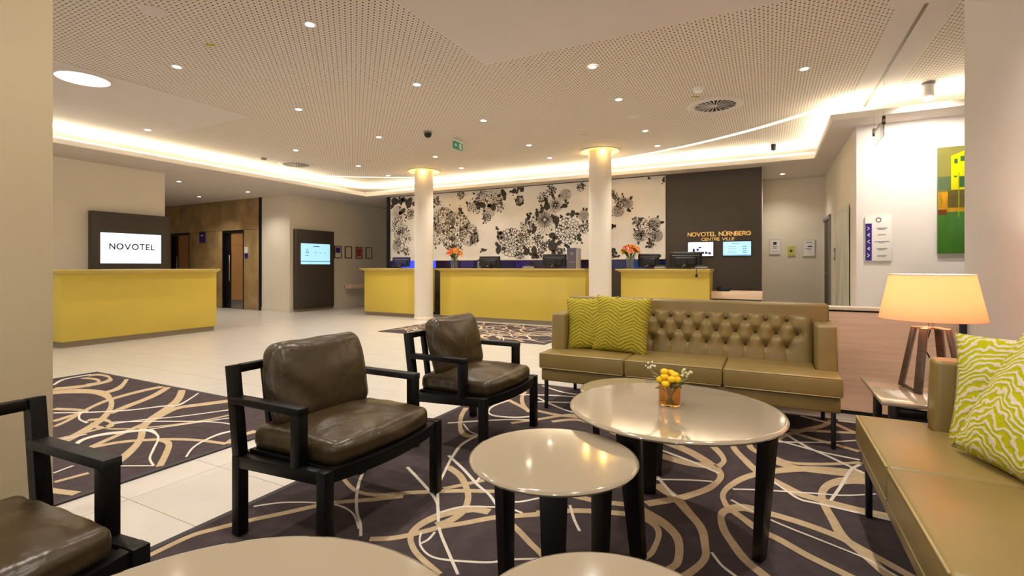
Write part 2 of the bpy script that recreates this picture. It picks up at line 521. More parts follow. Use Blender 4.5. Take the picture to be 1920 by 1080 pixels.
# perimeter soffit with cove lips and hidden light strips
soffit = struct(box('soffit', -17.2, XL, -3.0, 12.7, ZS, ZL, PLASTER))
box('soffit_slab', XL, 0.69, YB, 12.7, ZS, ZL, PLASTER, soffit)
box('soffit_slab', 0.69, 4.2, 7.17, 12.7, ZS, ZL, PLASTER, soffit)
box('cove_lip', XL - 0.012, XL + 0.012, -3.0, YB + 0.012, ZS - 0.003, ZL + 0.012, LIP, soffit)
box('cove_lip', XL + 0.012, 0.69 - 0.012, YB - 0.012, YB + 0.012, ZS - 0.003, ZL + 0.012, LIP, soffit)
box('cove_lip', 0.69 - 0.012, 0.69 + 0.012, 7.17 - 0.012, YB + 0.012, ZS - 0.003, ZL + 0.012, LIP, soffit)
box('cove_lip', 0.69 + 0.012, 4.2, 7.17 - 0.012, 7.17 + 0.012, ZS - 0.003, ZL + 0.012, LIP, soffit)
box('cove_blocker', -9.98, -9.94, -3.0, 10.4, ZL, ZC, LIP, soffit)  # upright boards added to keep the cove light from leaking
box('cove_blocker', -9.94, 1.5, 10.36, 10.4, ZL, ZC, LIP, soffit)
box('cove_blocker', 1.5, 4.2, 7.97, 8.0, ZL, ZC, LIP, soffit)
box('cove_blocker', 1.46, 1.5, 8.0, 10.4, ZL, ZC, LIP, soffit)
def strip_light(x0, x1, y0, y1, label):
    t = empty('cove_light_strip', ((x0 + x1) / 2, (y0 + y1) / 2, ZL), label=label, cat='light strip', group='cove light strips')
    hx, hy = (x1 - x0) / 2, (y1 - y0) / 2
    box('housing', -hx, hx, -hy, hy, 0.0, 0.012, WHITE, t)
    if hx > hy: box('diffuser', -hx + .01, hx - .01, -0.014, 0.014, 0.012, 0.02, LED, t)
    else: box('diffuser', -0.014, 0.014, -hy + .01, hy - .01, 0.012, 0.02, LED, t)
strip_light(XL - 0.17, XL - 0.12, -2.9, YB + 0.1, 'warm light strip hidden in the cove along the left wall')
strip_light(XL - 0.05, 0.80, YB + 0.12, YB + 0.17, 'warm light strip hidden in the cove above the reception mural')
strip_light(0.81, 0.86, 7.35, YB + 0.1, 'short light strip in the cove beside the corridor with plaques')
strip_light(0.88, 4.1, 7.29, 7.34, 'light strip in the cove above the white wall with the painting')

# curved light slot in the ceiling
slot = empty('light_slot', (-4.0, 9.0, ZC), label='long curved line of light set into the perforated ceiling', cat='ceiling light')
pts = catmull([(-8.95, 8.02), (-8.07, 8.68), (-6.98, 9.24), (-5.9, 9.58), (-4.9, 9.68), (-3.9, 9.62), (-2.4, 9.30), (-1.2, 8.84), (-0.14, 8.21), (0.83, 7.37)], 8)
bm = bmesh.new(); ribbon(bm, pts, 0.20, lambda x, y: (x + 4.0, y - 9.0, -0.003)); finish(bm, 'trim', PLASTER, slot)
bm = bmesh.new(); ribbon(bm, pts, [0.035 + 0.055 * i / (len(pts) - 1) for i in range(len(pts))], lambda x, y: (x + 4.0, y - 9.0, -0.006)); finish(bm, 'diffuser', SLOT, slot)

# walls
struct(box('wall_left', -10.58, -10.28, -3.0, 5.40, 0, 3.3, WALL))
struct(box('wall_alcove', -17.2, -10.58, 5.20, 5.40, 0, ZS, WALL))
struct(box('wall_alcove_end', -17.2, -17.0, 5.40, 8.45, 0, ZS, WALL))
wst = struct(box('wall_elevator', -17.2, -11.70, 8.62, 8.80, 0, ZS, BLACKGAP))
D = [(-15.80, -14.84), (-13.33, -12.39)]
xs = [-17.0, -15.80, -14.84, -13.33, -12.39, -11.74]
for a, b_ in ((xs[0], xs[1]), (xs[2], xs[3]), (xs[4], xs[5])):
    box('stone_panel', a + .004, b_ - .004, 8.45, 8.61, 0.0, 2.112, STONE, wst, bevel=0.003)
for a, b_ in ((-17.0, -15.3), (-15.3, -13.5), (-13.5, -11.74)):
    box('stone_panel', a + .004, b_ - .004, 8.45, 8.61, 2.12, ZS, STONE, wst, bevel=0.003)
for i, (a, b_) in enumerate(D):
    d = struct(empty('door_%d' % (i + 1), ((a + b_) / 2, 8.55, 0)))
    hw = (b_ - a) / 2
    box('door_frame', -hw, -hw + 0.05, -0.09, 0.05, 0, 2.11, BLACK, d)
    box('door_frame', hw - 0.05, hw, -0.09, 0.05, 0, 2.11, BLACK, d)
    box('door_frame', -hw + .05, hw - 0.05, -0.09, 0.05, 2.05, 2.11, BLACK, d)
    box('door_reveal', -hw + 0.05, -hw + 0.34, -0.02, 0.02, 0, 2.05, BLACK, d)
    lf = box('door_leaf', -hw + 0.34, hw - 0.05, -0.05, -0.01, 0.01, 2.05, DOORWOOD, d)
    box('kick_plate', -hw + 0.345, hw - 0.055, -0.058, -0.05, 0.02, 0.24, CHROME, lf)
    box('top_rail', -hw + 0.345, hw - 0.055, -0.056, -0.05, 1.72, 2.04, DOORWOOD, lf)
    bm = bmesh.new(); tube(bm, [(-hw + 0.30, -0.08, 0.75), (-hw + 0.30, -0.08, 1.45)], 0.012, 8); finish(bm, 'pull_handle', CHROME, d, smooth=True)
struct(box('trim_1', -11.74, -11.66, 8.42, 8.62, 0, ZS, BLACK))
struct(box('wall_pier', -11.66, -10.60, 8.45, 12.7, 0, ZS, WALL))
struct(box('baseboard_pier', -11.66, -10.588, 8.437, 8.45, 0, 0.09, WALL))
struct(box('baseboard_corridor', -10.60, -10.588, 9.85, 12.5, 0, 0.09, WALL))
struct(box('wall_back', -10.60, -0.10, 12.5, 12.7, 0, ZS, WALL))
recep = struct(box('wall_reception', -8.72, -0.10, 9.95, 10.15, 0, ZS, DARKPANEL))
struct(box('trim_2', -8.76, -8.66, 9.90, 9.95, 0, ZS, BLACK))
struct(box('wall_plaques', -0.10, 1.30, 11.60, 11.80, 0, ZS, WALL))
struct(box('wall_reception_return', -0.30, -0.10, 10.15, 11.60, 0, ZS, WALL))
struct(box('wall_corridor', 1.00, 1.30, 7.90, 11.60, 0, ZS, WALL))
struct(box('wall_white', 1.00, 4.2, 7.63, 7.90, 0, ZS, WHITE_WALL))
struct(box('wall_side', 1.25, 1.75, -3.0, 4.64, 0, ZC, WHITE_WALL))
struct(box('wall_far_right', 4.05, 4.2, -3.0, 7.63, 0, ZC, WALL))
# near square pillar
pil = struct(box('pillar', -3.02, -2.50, 0.35, 0.907, 0, ZC, PILLAR, bevel=0.004))

# door and glass panel on the corridor wall
d = struct(empty('door_3', (1.0, 11.0, 0)))
box('door_leaf', -0.012, 0.0, -0.45, 0.52, 0, 2.02, DARKPANEL, d)
box('door_frame', -0.03, 0.0, -0.52, -0.45, 0, 2.08, GREY, d)
box('door_frame', -0.03, 0.0, -0.45, 0.58, 2.02, 2.08, GREY, d)
bm = bmesh.new(); tube(bm, [(-0.04, -0.36, 1.0), (-0.06, -0.36, 1.02), (-0.06, -0.25, 1.02)], 0.01, 6); finish(bm, 'door_handle', CHROME, d, smooth=True)

# half-height oak partition with a white ledge
hw_ = struct(empty('wall_partition', (-0.2, 4.68, 0)))
for i in range(3):
    a = -1.4 + i * 0.94
    box('wood_panel', a + .0015, a + .9385, -0.06, 0.06, 0.03, 0.795, WOOD, hw_, bevel=0.002)
box('shadow_gap', -1.4, 1.42, -0.05, 0.05, 0.795, 0.808, BLACKGAP, hw_)
box('ledge', -1.42, 1.44, -0.075, 0.09, 0.808, 0.832, LEDGE, hw_, bevel=0.003)
box('plinth', -1.4, 1.42, -0.05, 0.05, 0, 0.03, BLACKGAP, hw_)
struct(box('trim_3', 1.385 - 0.17, 1.249, 4.585, 4.64, 0, 0.9, mat('navy_post', (38, 36, 60), 0.5)))

# two round columns with glowing ceiling collars
for k, (cx, cy, lab) in enumerate(((-6.60, 8.64, 'round white column between the left and the long yellow desk'),
                                   (-2.66, 8.58, 'round white column between the long and the right yellow desk'))):
    c = empty('round_column', (cx, cy, 0), label=lab, cat='column', group='round columns')
    turned('shaft', [(0.20, 0.0), (0.20, ZC - 0.002)], COLUMN, c, 48)
    turned('base_ring', [(0.202, 0.0), (0.212, 0.0), (0.212, 0.06), (0.202, 0.07)], LEDGE, c, 48)
    turned('glow_ring', [(0.205, ZC - 0.006), (0.325, ZC - 0.006)], RING, c, 48)
    turned('ring_trim', [(0.325, ZC - 0.001), (0.325, ZC - 0.012), (0.36, ZC - 0.012), (0.36, ZC - 0.001)], PLASTER, c, 48)
    ld = bpy.data.lights.new('collar_glow', 'POINT'); ld.energy = 1.3; ld.color = (1, 0.62, 0.16); ld.shadow_soft_size = 0.03
    for a in range(3):
        lo = bpy.data.objects.new('collar_bulb', ld); COL.objects.link(lo); lo.parent = c
        an = R(-60 + a * 120); lo.location = (0.262 * math.cos(an), 0.262 * math.sin(an), ZC - 0.06)

# downlights ---------------------------------------------------------
def downlight_proto():
    t = empty('downlight', (0, 0, 0))
    turned('trim_ring', [(0.036, -0.001), (0.036, -0.004), (0.052, -0.006), (0.054, 0.0)], WHITE, t, 20)
    turned('lens', [(0.0, -0.003), (0.036, -0.003)], DIFF, t, 20)
    ld = bpy.data.lights.new('spot_beam', 'SPOT')
    ld.energy = 62; ld.color = (1.0, 0.925, 0.82); ld.spot_size = R(125); ld.spot_blend = 0.9; ld.shadow_soft_size = 0.04
    lo = bpy.data.objects.new('spot_beam', ld); COL.objects.link(lo); lo.parent = t; lo.location = (0, 0, -0.012)
    return t
dlp = downlight_proto()
DL = [(-3.45, 2.95, 'over the floor in front of the near armchair'), (-5.40, 2.95, 'over the left rug'), (-3.52, 4.48, 'above the open floor behind the chairs'),
      (-5.45, 4.48, 'above the open floor right of the yellow side desk'), (-8.27, 4.11, 'in the plain ceiling over the yellow side desk'),
      (-3.56, 6.02, 'left of centre, in the middle row of the perforated ceiling'), (-1.63, 6.02, 'in the middle row, left of the big round vent'), (0.335, 5.97, 'rightmost one in the middle row, right of the big round vent'),
      (-5.49, 6.03, 'in the middle row, left of the black dome camera'), (-7.42, 6.04, 'in the middle row, above the far small vent'), (-9.28, 6.0, 'close to the left cove, over the lift lobby'),
      (-5.54, 7.60, 'second row from the reception, right of the left column'), (-3.60, 7.60, 'second row from the reception, between the columns'), (-1.65, 7.60, 'second row from the reception, right of the right column'),
      (-1.67, 8.64, 'last row before the curved light line, beside the right column'), (-3.67, 8.67, 'last row before the curved light line, between the columns'), (-5.69, 8.72, 'last row before the curved light line, right of the left column'),
      (-7.63, 8.68, 'last row before the curved light line, left of the left column'), (-7.44, 7.57, 'second row from the reception, left of the left column'), (-9.36, 7.57, 'close to the left cove, beside the far small vent')]
DL2 = [(-11.0, 6.05, 'in the lift lobby soffit, nearest'), (-12.95, 7.62, 'in the lift lobby soffit, furthest left'), (-11.08, 7.66, 'in the lift lobby soffit, beside the white pier'), (0.25, 10.9, 'in the soffit before the wall of plaques')]
DL3 = [(0.3, 2.95, 'added out of view to light the side sofa and partition'), (-1.6, 2.95, 'above the coffee tables'), (-1.6, 4.9, 'above the tufted sofa'), (0.3, 1.4, 'over the side sofa'), (-1.6, 1.3, 'over the near tables'), (-3.5, 1.3, 'over the near armchair'), (-5.4, 1.3, 'over the near edge of the left rug'),  # first one added out of view to brighten the sofa and partition
       (-1.6, -0.4, 'behind the camera, left'), (0.3, -0.4, 'behind the camera, right'), (-3.5, -0.4, 'behind the camera, far left'), (-7.6, 1.3, 'over the left rug end'), (2.9, 6.0, 'behind the side wall')]
first = True
for lst, z, g in ((DL, ZC, 'ceiling downlights'), (DL2, ZS, 'soffit downlights'), (DL3, ZC - 0.004, 'ceiling downlights')):
    for x, y, s in lst:
        o = dlp if first else copy_tree(dlp)
        first = False
        o.location = (x, y, z - (0.004 if x < -6.3 and y < 4.4 and z == ZC else 0.0))
        tag(o, 'small round recessed downlight ' + s, 'downlight', g)
        if y == 10.9:
            for c in o.children:
                if c.type == 'LIGHT': c.data = c.data.copy(); c.data.energy = 34

# large round ceiling light
t = empty('round_ceiling_light', (-6.65, 2.665, ZC - 0.004), label='large round glowing light set in the plain left ceiling', cat='ceiling light')
turned('rim', [(0.236, -0.001), (0.238, -0.008), (0.262, -0.008), (0.266, 0.0)], PLASTER, t, 48)
turned('diffuser', [(0.0, -0.005), (0.236, -0.005)], BIGLENS, t, 48)

# swirl vents
def vent(x, y, lab):
    t = empty('ceiling_vent', (x, y, ZC), label=lab, cat='vent', group='round swirl vents')
    turned('outer_ring', [(0.245, -0.004), (0.25, -0.014), (0.30, -0.016), (0.335, -0.004), (0.337, 0.0)], PLASTER, t, 48)
    turned('void', [(0.0, -0.003), (0.246, -0.003)], VENT_DARK, t, 48)
    turned('hub', [(0.0, -0.016), (0.028, -0.016), (0.03, -0.004)], PLASTER, t, 20)
    bm = bmesh.new(); 
    w0, w1 = 0.002, 0.011
    vsx = [bm.verts.new(p) for p in ((0.028, -w0, -0.0045), (0.246, -w1, -0.0045), (0.246, w1, -0.0035), (0.028, w0, -0.0035))]
    bm.faces.new(vsx)
    v2 = [bm.verts.new((v.co.x, v.co.y, v.co.z - 0.0015)) for v in vsx]; bm.faces.new(v2[::-1])
    for i in range(4): bm.faces.new((vsx[i], v2[i], v2[(i + 1) % 4], vsx[(i + 1) % 4]))
    s = finish(bm, 'vane', PLASTER, t)
    for k in range(1, 24):
        c = s.copy(); COL.objects.link(c); c.parent = t; c.rotation_euler = (0, 0, k * 2 * PI / 24)
    return t
vent(-0.60, 6.81, 'large round swirl vent right of the centre in the ceiling')
vent(-8.43, 6.88, 'round swirl vent near the left cove, the further one')

# small ceiling fittings
def disc(name, x, y, r, h, m, lab, cat, z=ZC):
    t = turned(name, [(r * 0.0, -h), (r * 0.8, -h), (r, -h * 0.5), (r, 0.0)], m, None, 24, loc=(x, y, z))
    return tag(t, lab, cat)
disc('ceiling_speaker', -1.63, 6.79, 0.10, 0.008, PLASTER, 'flat round speaker cover flush in the ceiling above the right column', 'speaker')
disc('ceiling_speaker', -4.39, 2.22, 0.10, 0.008, PLASTER, 'flat round speaker cover near the top left of the ceiling', 'speaker')
disc('ceiling_speaker', -5.0, 8.2, 0.09, 0.008, PLASTER, 'flat round speaker cover between the two columns', 'speaker')
disc('smoke_detector', -0.71, 6.06, 0.055, 0.045, WHITE, 'small white smoke detector in front of the big vent', 'smoke detector')
disc('smoke_detector', -8.5, 6.2, 0.05, 0.04, GREY, 'small grey detector before the far round vent', 'smoke detector')
STK = mat('yellow_sticker', (176, 160, 40), 0.6)
for x, y, s in ((-4.59, 2.80, 'at the left, between two downlights'), (-0.78, 6.35, 'beside the big round vent'), (-2.55, 7.35, 'above the right column'), (-6.9, 7.3, 'above the left column')):
    o = box('ceiling_sticker', -0.045, 0.045, -0.02, 0.02, -0.003, -0.0005, STK); o.location = (x, y, ZC); o.rotation_euler = (0, 0, 0.5)
    tag(o, 'little yellow sticker on the perforated ceiling ' + s, 'sticker', 'ceiling stickers')
t = empty('dome_camera', (-4.60, 6.12, ZC), label='black dome security camera hanging from the ceiling left of the exit sign', cat='camera')
turned('mount', [(0.0, -0.03), (0.062, -0.03), (0.066, 0.0)], GREY, t, 24)
turned('dome', [(0.058, -0.03), (0.055, -0.06), (0.038, -0.088), (0.0, -0.1)], BLACK, t, 24)
t = empty('cylinder_spotlight', (1.59, 7.05, ZC), label='white cylinder ceiling spotlight aimed at the white wall', cat='spotlight')
turned('mount', [(0.0, -0.03), (0.065, -0.03), (0.065, 0.0)], GREY, t, 24)
turned('body', [(0.0, -0.2), (0.05, -0.2), (0.055, -0.18), (0.055, -0.03)], WHITE, t, 24)
ld = bpy.data.lights.new('wall_wash', 'SPOT'); ld.energy = 70; ld.color = (1, 0.9, 0.8); ld.spot_size = R(110); ld.spot_blend = 1.0; ld.shadow_soft_size = 0.05
lo = bpy.data.objects.new('wall_wash', ld); COL.objects.link(lo); lo.parent = t; lo.location = (0.0, -0.3, -0.24); lo.rotation_euler = (R(50), 0, 0)
t = empty('bullet_camera', (0.08, 9.35, ZC), label='small dark camera under the ceiling before the dark reception wall', cat='camera')
turned('mount', [(0.0, -0.02), (0.05, -0.02), (0.05, 0.0)], WHITE, t, 20)
turned('body', [(0.0, -0.13), (0.032, -0.125), (0.04, -0.1), (0.04, -0.02)], BLACK, t, 20)

# hanging exit sign
t = empty('exit_sign', (-4.46, 6.73, ZC), rz=0, label='green hanging exit sign with white arrow and running figure', cat='exit sign')
box('panel', -0.012, 0.012, -0.17, 0.17, -0.22, -0.06, GREEN_SIGN, t)
box('cap', -0.02, 0.02, -0.17, 0.17, -0.06, -0.035, WHITE, t)
bm = bmesh.new(); tube(bm, [(0, -0.1, -0.04), (0, -0.1, 0)], 0.004); tube(bm, [(0, 0.1, -0.04), (0, 0.1, 0)], 0.004); finish(bm, 'hanger', GREY, t)
put = lambda a, b: (0.0135, a, b)
bm = bmesh.new()
ribbon(bm, [(-0.045, -0.14), (-0.12, -0.14)], 0.022, put); ribbon(bm, [(-0.085, -0.10), (-0.125, -0.14), (-0.085, -0.18)], 0.02, put)
finish(bm, 'arrow', WHITE, t)
bm = bmesh.new()
ribbon(bm, [(0.10, -0.075), (0.10, -0.21)], 0.05, put); ribbon(bm, arc(0.045, -0.088, 0.008, 0.008, 0, 360, 10), 0.016, put)
ribbon(bm, [(0.045, -0.10), (0.04, -0.145), (0.06, -0.17), (0.05, -0.205)], 0.02, put); ribbon(bm, [(0.04, -0.145), (0.02, -0.17), (0.0, -0.18)], 0.016, put); ribbon(bm, [(0.06, -0.13), (0.02, -0.11)], 0.012, put)
finish(bm, 'running_figure', WHITE, t)

t.scale = (0.75, 0.75, 0.75)
# hanging acrylic sign
t = empty('hanging_sign', (1.13, 7.0, ZC), label='narrow clear acrylic sign hung on wires before the white wall', cat='sign')
box('pane', -0.004, 0.004, -0.30, 0.30, -0.62, -0.47, CLEAR, t)
box('rail', -0.009, 0.009, -0.31, 0.31, -0.47, -0.44, CHROME, t)
for yy in (-0.28, 0.28):
    box('clip', -0.014, 0.014, yy - 0.012, yy + 0.012, -0.49, -0.40, DARKPANEL, t)
    bm = bmesh.new(); tube(bm, [(0, yy, -0.40), (0, yy, 0)], 0.0015, 5); finish(bm, 'wire', GREY, t)
# ================================================================== reception
# mural print: a plain floral pattern in ink on a pale ground
MUR = [(-8.5,2.81,.16,'L'),(-8.05,2.75,.18,'L'),(-8.41,2.5,.19,'D'),(-8.23,2.55,.11,'L'),(-8.01,2.46,.12,'S'),(-8.36,2.16,.23,'S'),(-8.27,1.88,.26,'S'),(-8.44,1.66,.14,'D'),(-8.15,1.54,.12,'S'),(-6.99,2.24,.34,'G'),(-6.6,2.09,.36,'G'),(-6.27,1.89,.27,'G'),(-6.8,1.72,.2,'G'),(-6.51,2.5,.07,'L'),(-6.6,1.57,.15,'S'),(-6.12,1.79,.12,'G'),(-7.22,1.92,.26,'G'),(-6.12,2.54,.18,'S'),(-5.9,2.78,.19,'S'),(-5.9,2.57,.12,'L'),(-5.72,2.43,.17,'D'),(-5.55,2.73,.2,'D'),(-5.61,2.51,.11,'L'),(-5.34,2.81,.12,'L'),(-5.44,2.54,.12,'S'),(-5.8,2.28,.12,'S'),(-4.93,2.61,.11,'G'),(-5.14,1.68,.33,'D'),(-5.41,1.84,.1,'G'),(-5.46,1.53,.13,'L'),(-4.8,1.73,.2,'S'),(-4.74,2.03,.17,'S'),(-4.57,1.49,.14,'L'),(-4.76,1.47,.11,'L'),(-4.93,1.38,.11,'S'),(-4.7,2.23,.07,'L'),(-5.48,1.99,.04,'L'),(-5.88,1.53,.07,'L'),(-4.32,2.16,.3,'M'),(-4.5,2.29,.09,'L'),(-4.27,2.45,.11,'L'),(-4.06,2.15,.11,'L'),(-4.15,1.81,.1,'L'),(-4.13,1.58,.16,'L'),(-4.57,1.94,.11,'L'),(-4.48,1.75,.13,'S'),(-4.35,1.6,.13,'S'),(-4.45,1.4,.11,'S'),(-4.07,2.47,.17,'M'),(-3.84,2.67,.13,'D'),(-4.37,2.63,.12,'S'),(-4.17,2.79,.11,'S'),(-4.13,2.67,.07,'L'),(-3.85,2.44,.08,'L'),(-3.68,2.26,.1,'L'),(-3.49,2.82,.09,'S'),(-3.79,1.9,.29,'D'),(-3.43,2.21,.11,'D'),(-3.41,1.96,.11,'S'),(-3.53,1.72,.08,'L'),(-3.78,1.56,.07,'L'),(-3.95,1.48,.09,'S'),(-2.66,2.46,.12,'S'),(-2.5,2.41,.1,'D'),(-2.7,2.27,.12,'D'),(-2.48,2.27,.06,'L'),(-2.81,2.61,.09,'S'),(-2.81,1.96,.05,'S'),(-2.14,1.88,.23,'S'),(-2.27,1.76,.12,'D'),(-1.93,1.74,.11,'D'),(-1.98,1.98,.12,'D'),(-2.32,2.04,.1,'S'),(-2.04,1.58,.08,'S'),(-1.78,2.83,.07,'L'),(-2.1,2.88,.02,'L'),(-2.81,1.47,.08,'L'),(-2.79,1.33,.09,'S'),(-1.87,1.35,.04,'L'),(-8.27,2.82,.09,'L'),(-7.19,2.73,.12,'S'),(-6.49,2.85,.11,'S'),(-4.87,2.87,.09,'L'),(-5.07,2.84,.08,'L')]
mural = empty('mural', (-5.2, 9.95, ZS / 2), label='wide black and white floral mural behind the reception desks', cat='mural')
MX0, MX1, MZ0, MZ1 = -8.65, -1.77, 1.30, 2.915
npan = 6
for i in range(npan):
    a = MX0 + (MX1 - MX0) * i / npan; b_ = MX0 + (MX1 - MX0) * (i + 1) / npan
    box('print_panel', a + 5.2 + .0008, b_ + 5.2 - .0008, -0.025, -0.002, MZ0 - ZS / 2, MZ1 - ZS / 2, MURAL, mural)
box('top_edge', MX0 + 5.2, MX1 + 5.2, -0.03, -0.002, MZ1 - ZS / 2, ZS - ZS / 2, BLACK, mural)
rnd = random.Random(11)
bI = bmesh.new(); bG = bmesh.new()
LAY = [0]
def mput(dy):
    return lambda x, z: (min(max(x, MX0 + .01), MX1 - .01) + 5.2, -0.0262 - dy, min(max(z, MZ0 + .01), MZ1 - .005) - ZS / 2)
def blob(bm, x, z, r, ang, sx, dy):
    n = 14; vs_ = []
    p = mput(dy)
    for i in range(n):
        t = 2 * PI * i / n; rr = r * (0.82 + 0.3 * rnd.random())
        a, b_ = rr * math.cos(t) * sx, rr * math.sin(t)
        vs_.append(bm.verts.new(p(x + a * math.cos(ang) - b_ * math.sin(ang), z + a * math.sin(ang) + b_ * math.cos(ang))))
    bm.faces.new(vs_)
def petal_ring(bm, x, z, r0, r1, n, wd, ph, dy):
    p = mput(dy)
    for k in range(n):
        a = 2 * PI * k / n + ph; h = PI / n * 1.02
        st = [(r0, a - h), (r0 + (r1 - r0) * .6, a - h * .98), (r1 * .96, a - h * .5), (r1, a), (r1 * .96, a + h * .5), (r0 + (r1 - r0) * .6, a + h * .98), (r0, a + h)]
        ribbon(bm, [(x + q * math.cos(t), z + q * math.sin(t)) for q, t in st], wd, p)
def draw(x, z, r, k):
    dy = 0.0003 * (LAY[0] % 6); LAY[0] += 1
    if k == 'L':
        blob(bI, x, z, r * .85, rnd.uniform(0, PI), rnd.uniform(.55, .9), dy)
        if r > 0.06:
            for _ in range(2):
                a = rnd.uniform(0, 2 * PI); blob(bI, x + r * math.cos(a), z + r * math.sin(a), r * .35, a, 1.4, dy)
    elif k == 'D':
        for q, n in ((.3, 7), (.52, 11), (.75, 15), (1.0, 19)):
            petal_ring(bI, x, z, r * (q - .22), r * q, n, max(.008, r * .042), rnd.random(), dy)
        for _ in range(int(30 * r / .2)):
            a = rnd.uniform(0, 2 * PI); q = r * rnd.random() ** .5 * .95
            blob(bI, x + q * math.cos(a), z + q * math.sin(a), r * rnd.uniform(.03, .06), a, 1.6, dy)
    elif k == 'M':
        petal_ring(bI, x, z, r * .12, r, 22, max(.006, r * .022), rnd.random(), dy); petal_ring(bI, x, z, r * .1, r * .62, 16, max(.006, r * .022), rnd.random(), dy)
        for a in range(26):
            t = 2 * PI * a / 26
            ribbon(bI, [(x + r * .15 * math.cos(t), z + r * .15 * math.sin(t)), (x + r * .55 * math.cos(t), z + r * .55 * math.sin(t))], r * .035, mput(dy))
    elif k == 'S':
        petal_ring(bI, x, z, r * .3, r * .62, 8, max(.007, r * .04), rnd.random(), dy)
        for _ in range(int(46 * max(.5, r / .15))):
            a = rnd.uniform(0, 2 * PI); q = r * rnd.random() ** .5 * 1.08
            blob(bI, x + q * math.cos(a), z + q * math.sin(a), rnd.uniform(.006, .015), rnd.uniform(0, PI), 1.6, dy)
        for _ in range(13):
            a = rnd.uniform(0, 2 * PI); q = r * rnd.random() ** .5
            ribbon(bI, arc(x + q * math.cos(a), z + q * math.sin(a), r * .27, r * .27, math.degrees(a), math.degrees(a) + 220, 8), max(.008, r * .045), mput(dy))
    elif k == 'G':
        for q, n in ((.35, 8), (.62, 13), (.85, 17), (1.0, 21)):
            petal_ring(bG, x, z, r * (q - .2), r * q, n, max(.008, r * .04), rnd.random(), dy)
        for _ in range(int(60 * r / .2)):
            a = rnd.uniform(0, 2 * PI); q = r * rnd.random() ** .5
            blob(bG, x + q * math.cos(a), z + q * math.sin(a), rnd.uniform(.01, .026), rnd.uniform(0, PI), 1.4, dy)
for m_ in MUR: draw(*m_)
for _ in range(120):
    m_ = rnd.choice(MUR); a = rnd.uniform(0, 2 * PI)
    blob(bI, m_[0] + math.cos(a) * m_[2] * 1.25, m_[1] + math.sin(a) * m_[2] * 1.25, rnd.uniform(.01, .03), a, 1.5, 0.0002)
o = finish(bI, 'flower_print', INK, mural); o['kind'] = 'stuff'
o = finish(bG, 'pale_flower_print', INK2, mural); o['kind'] = 'stuff'

# back counter with coloured glass strip under the mural
t = empty('back_counter', (-5.2, 9.80, 0), label='low back counter with purple and blue lit strip under the mural', cat='counter')
box('counter_body', -3.4, 3.40, -0.14, 0.14, 0, 1.10, DARKPANEL, t)
box('light_ledge', -3.45, 3.43, 0.09, 0.145, 1.285, 1.298, LEDGE, t)
GL = [mat('violet_glass', (62, 46, 120), 0.2), mat('plum_glass', (44, 26, 52), 0.2), mat('navy_glass', (30, 30, 84), 0.2), mat('blue_glass', (36, 70, 150), 0.2)]
seq = [2, 1, 0, 2, 1, 1, 0, 2, 1, 2, 0, 1, 2, 0, 1, 1, 2, 3, 2]
nseg = len(seq)
for i, s in enumerate(seq):
    a = -3.45 + 6.88 * i / nseg
    box('glass_tile', a + .002, a + 6.88 / nseg - .002, 0.10, 0.14, 1.105, 1.283, BLUELED if i in (1, 2, 3) else GL[s], t)

# gold letters
t = empty('wall_lettering', (-0.8, 9.95, 1.7), label='gold wall letters on the dark panel right of the mural', cat='lettering')
letters('NOVOTEL NÜRNBERG', -1.355 + .8, 0.015, 0.068, lambda x, z: (x, -0.012, z), GOLD, t, .18, .24, 1.075, 0.008)
letters('CENTRE VILLE', -1.11 + .8, -0.072, 0.05, lambda x, z: (x, -0.012, z), GOLD, t, .16, .22, 0.56, 0.008)

# wall screens on the dark panel
def bars(bm, lst, put):
    for x, z, w_, h in lst: ribbon(bm, [(x - w_ / 2, z), (x + w_ / 2, z)], h, put)
t = empty('wall_screen', (-1.13, 9.95, 1.47), label='small lit wall screen with dark picture blocks, left of the two', cat='screen', group='reception wall screens')
box('casing', -0.23, 0.23, -0.02, -0.001, -0.14, 0.14, BLACK, t)
box('display', -0.222, 0.222, -0.022, -0.02, -0.13, 0.13, SCREEN_W, t)
bm = bmesh.new(); bars(bm, [(-.12, -.02, .04, .06), (-.05, -.01, .04, .04), (-.01, .03, .05, .03), (.03, -.07, .07, .04), (.10, -.07, .05, .04), (.16, -.08, .05, .04)], lambda x, z: (x, -0.0225, z)); finish(bm, 'picture_blocks', PURPLE, t)
bm = bmesh.new(); ribbon(bm, [(-.18, .09), (-.1, .02), (0, .1), (.1, .05), (.19, .11)], .008, lambda x, z: (x, -0.0224, z)); finish(bm, 'outline', SCREEN_BAR, t)
t = empty('wall_screen', (-0.505, 9.95, 1.47), label='pale blue wall screen with text lines, right of the two', cat='screen', group='reception wall screens')
box('casing', -0.24, 0.24, -0.02, -0.001, -0.14, 0.14, BLACK, t)
box('display', -0.232, 0.232, -0.022, -0.02, -0.13, 0.13, SCREEN_B, t)
bm = bmesh.new(); bars(bm, [(-.02, .095, .14, .012)] + [(-.08, z, .14, .008) for z in (.04, 0, -.04, -.07)] + [(.13, z, .07, .014) for z in (.04, 0, -.04, -.07)] + [(0, -.12, .46, .02)], lambda x, z: (x, -0.0225, z)); finish(bm, 'text_lines', SCREEN_BAR, t)

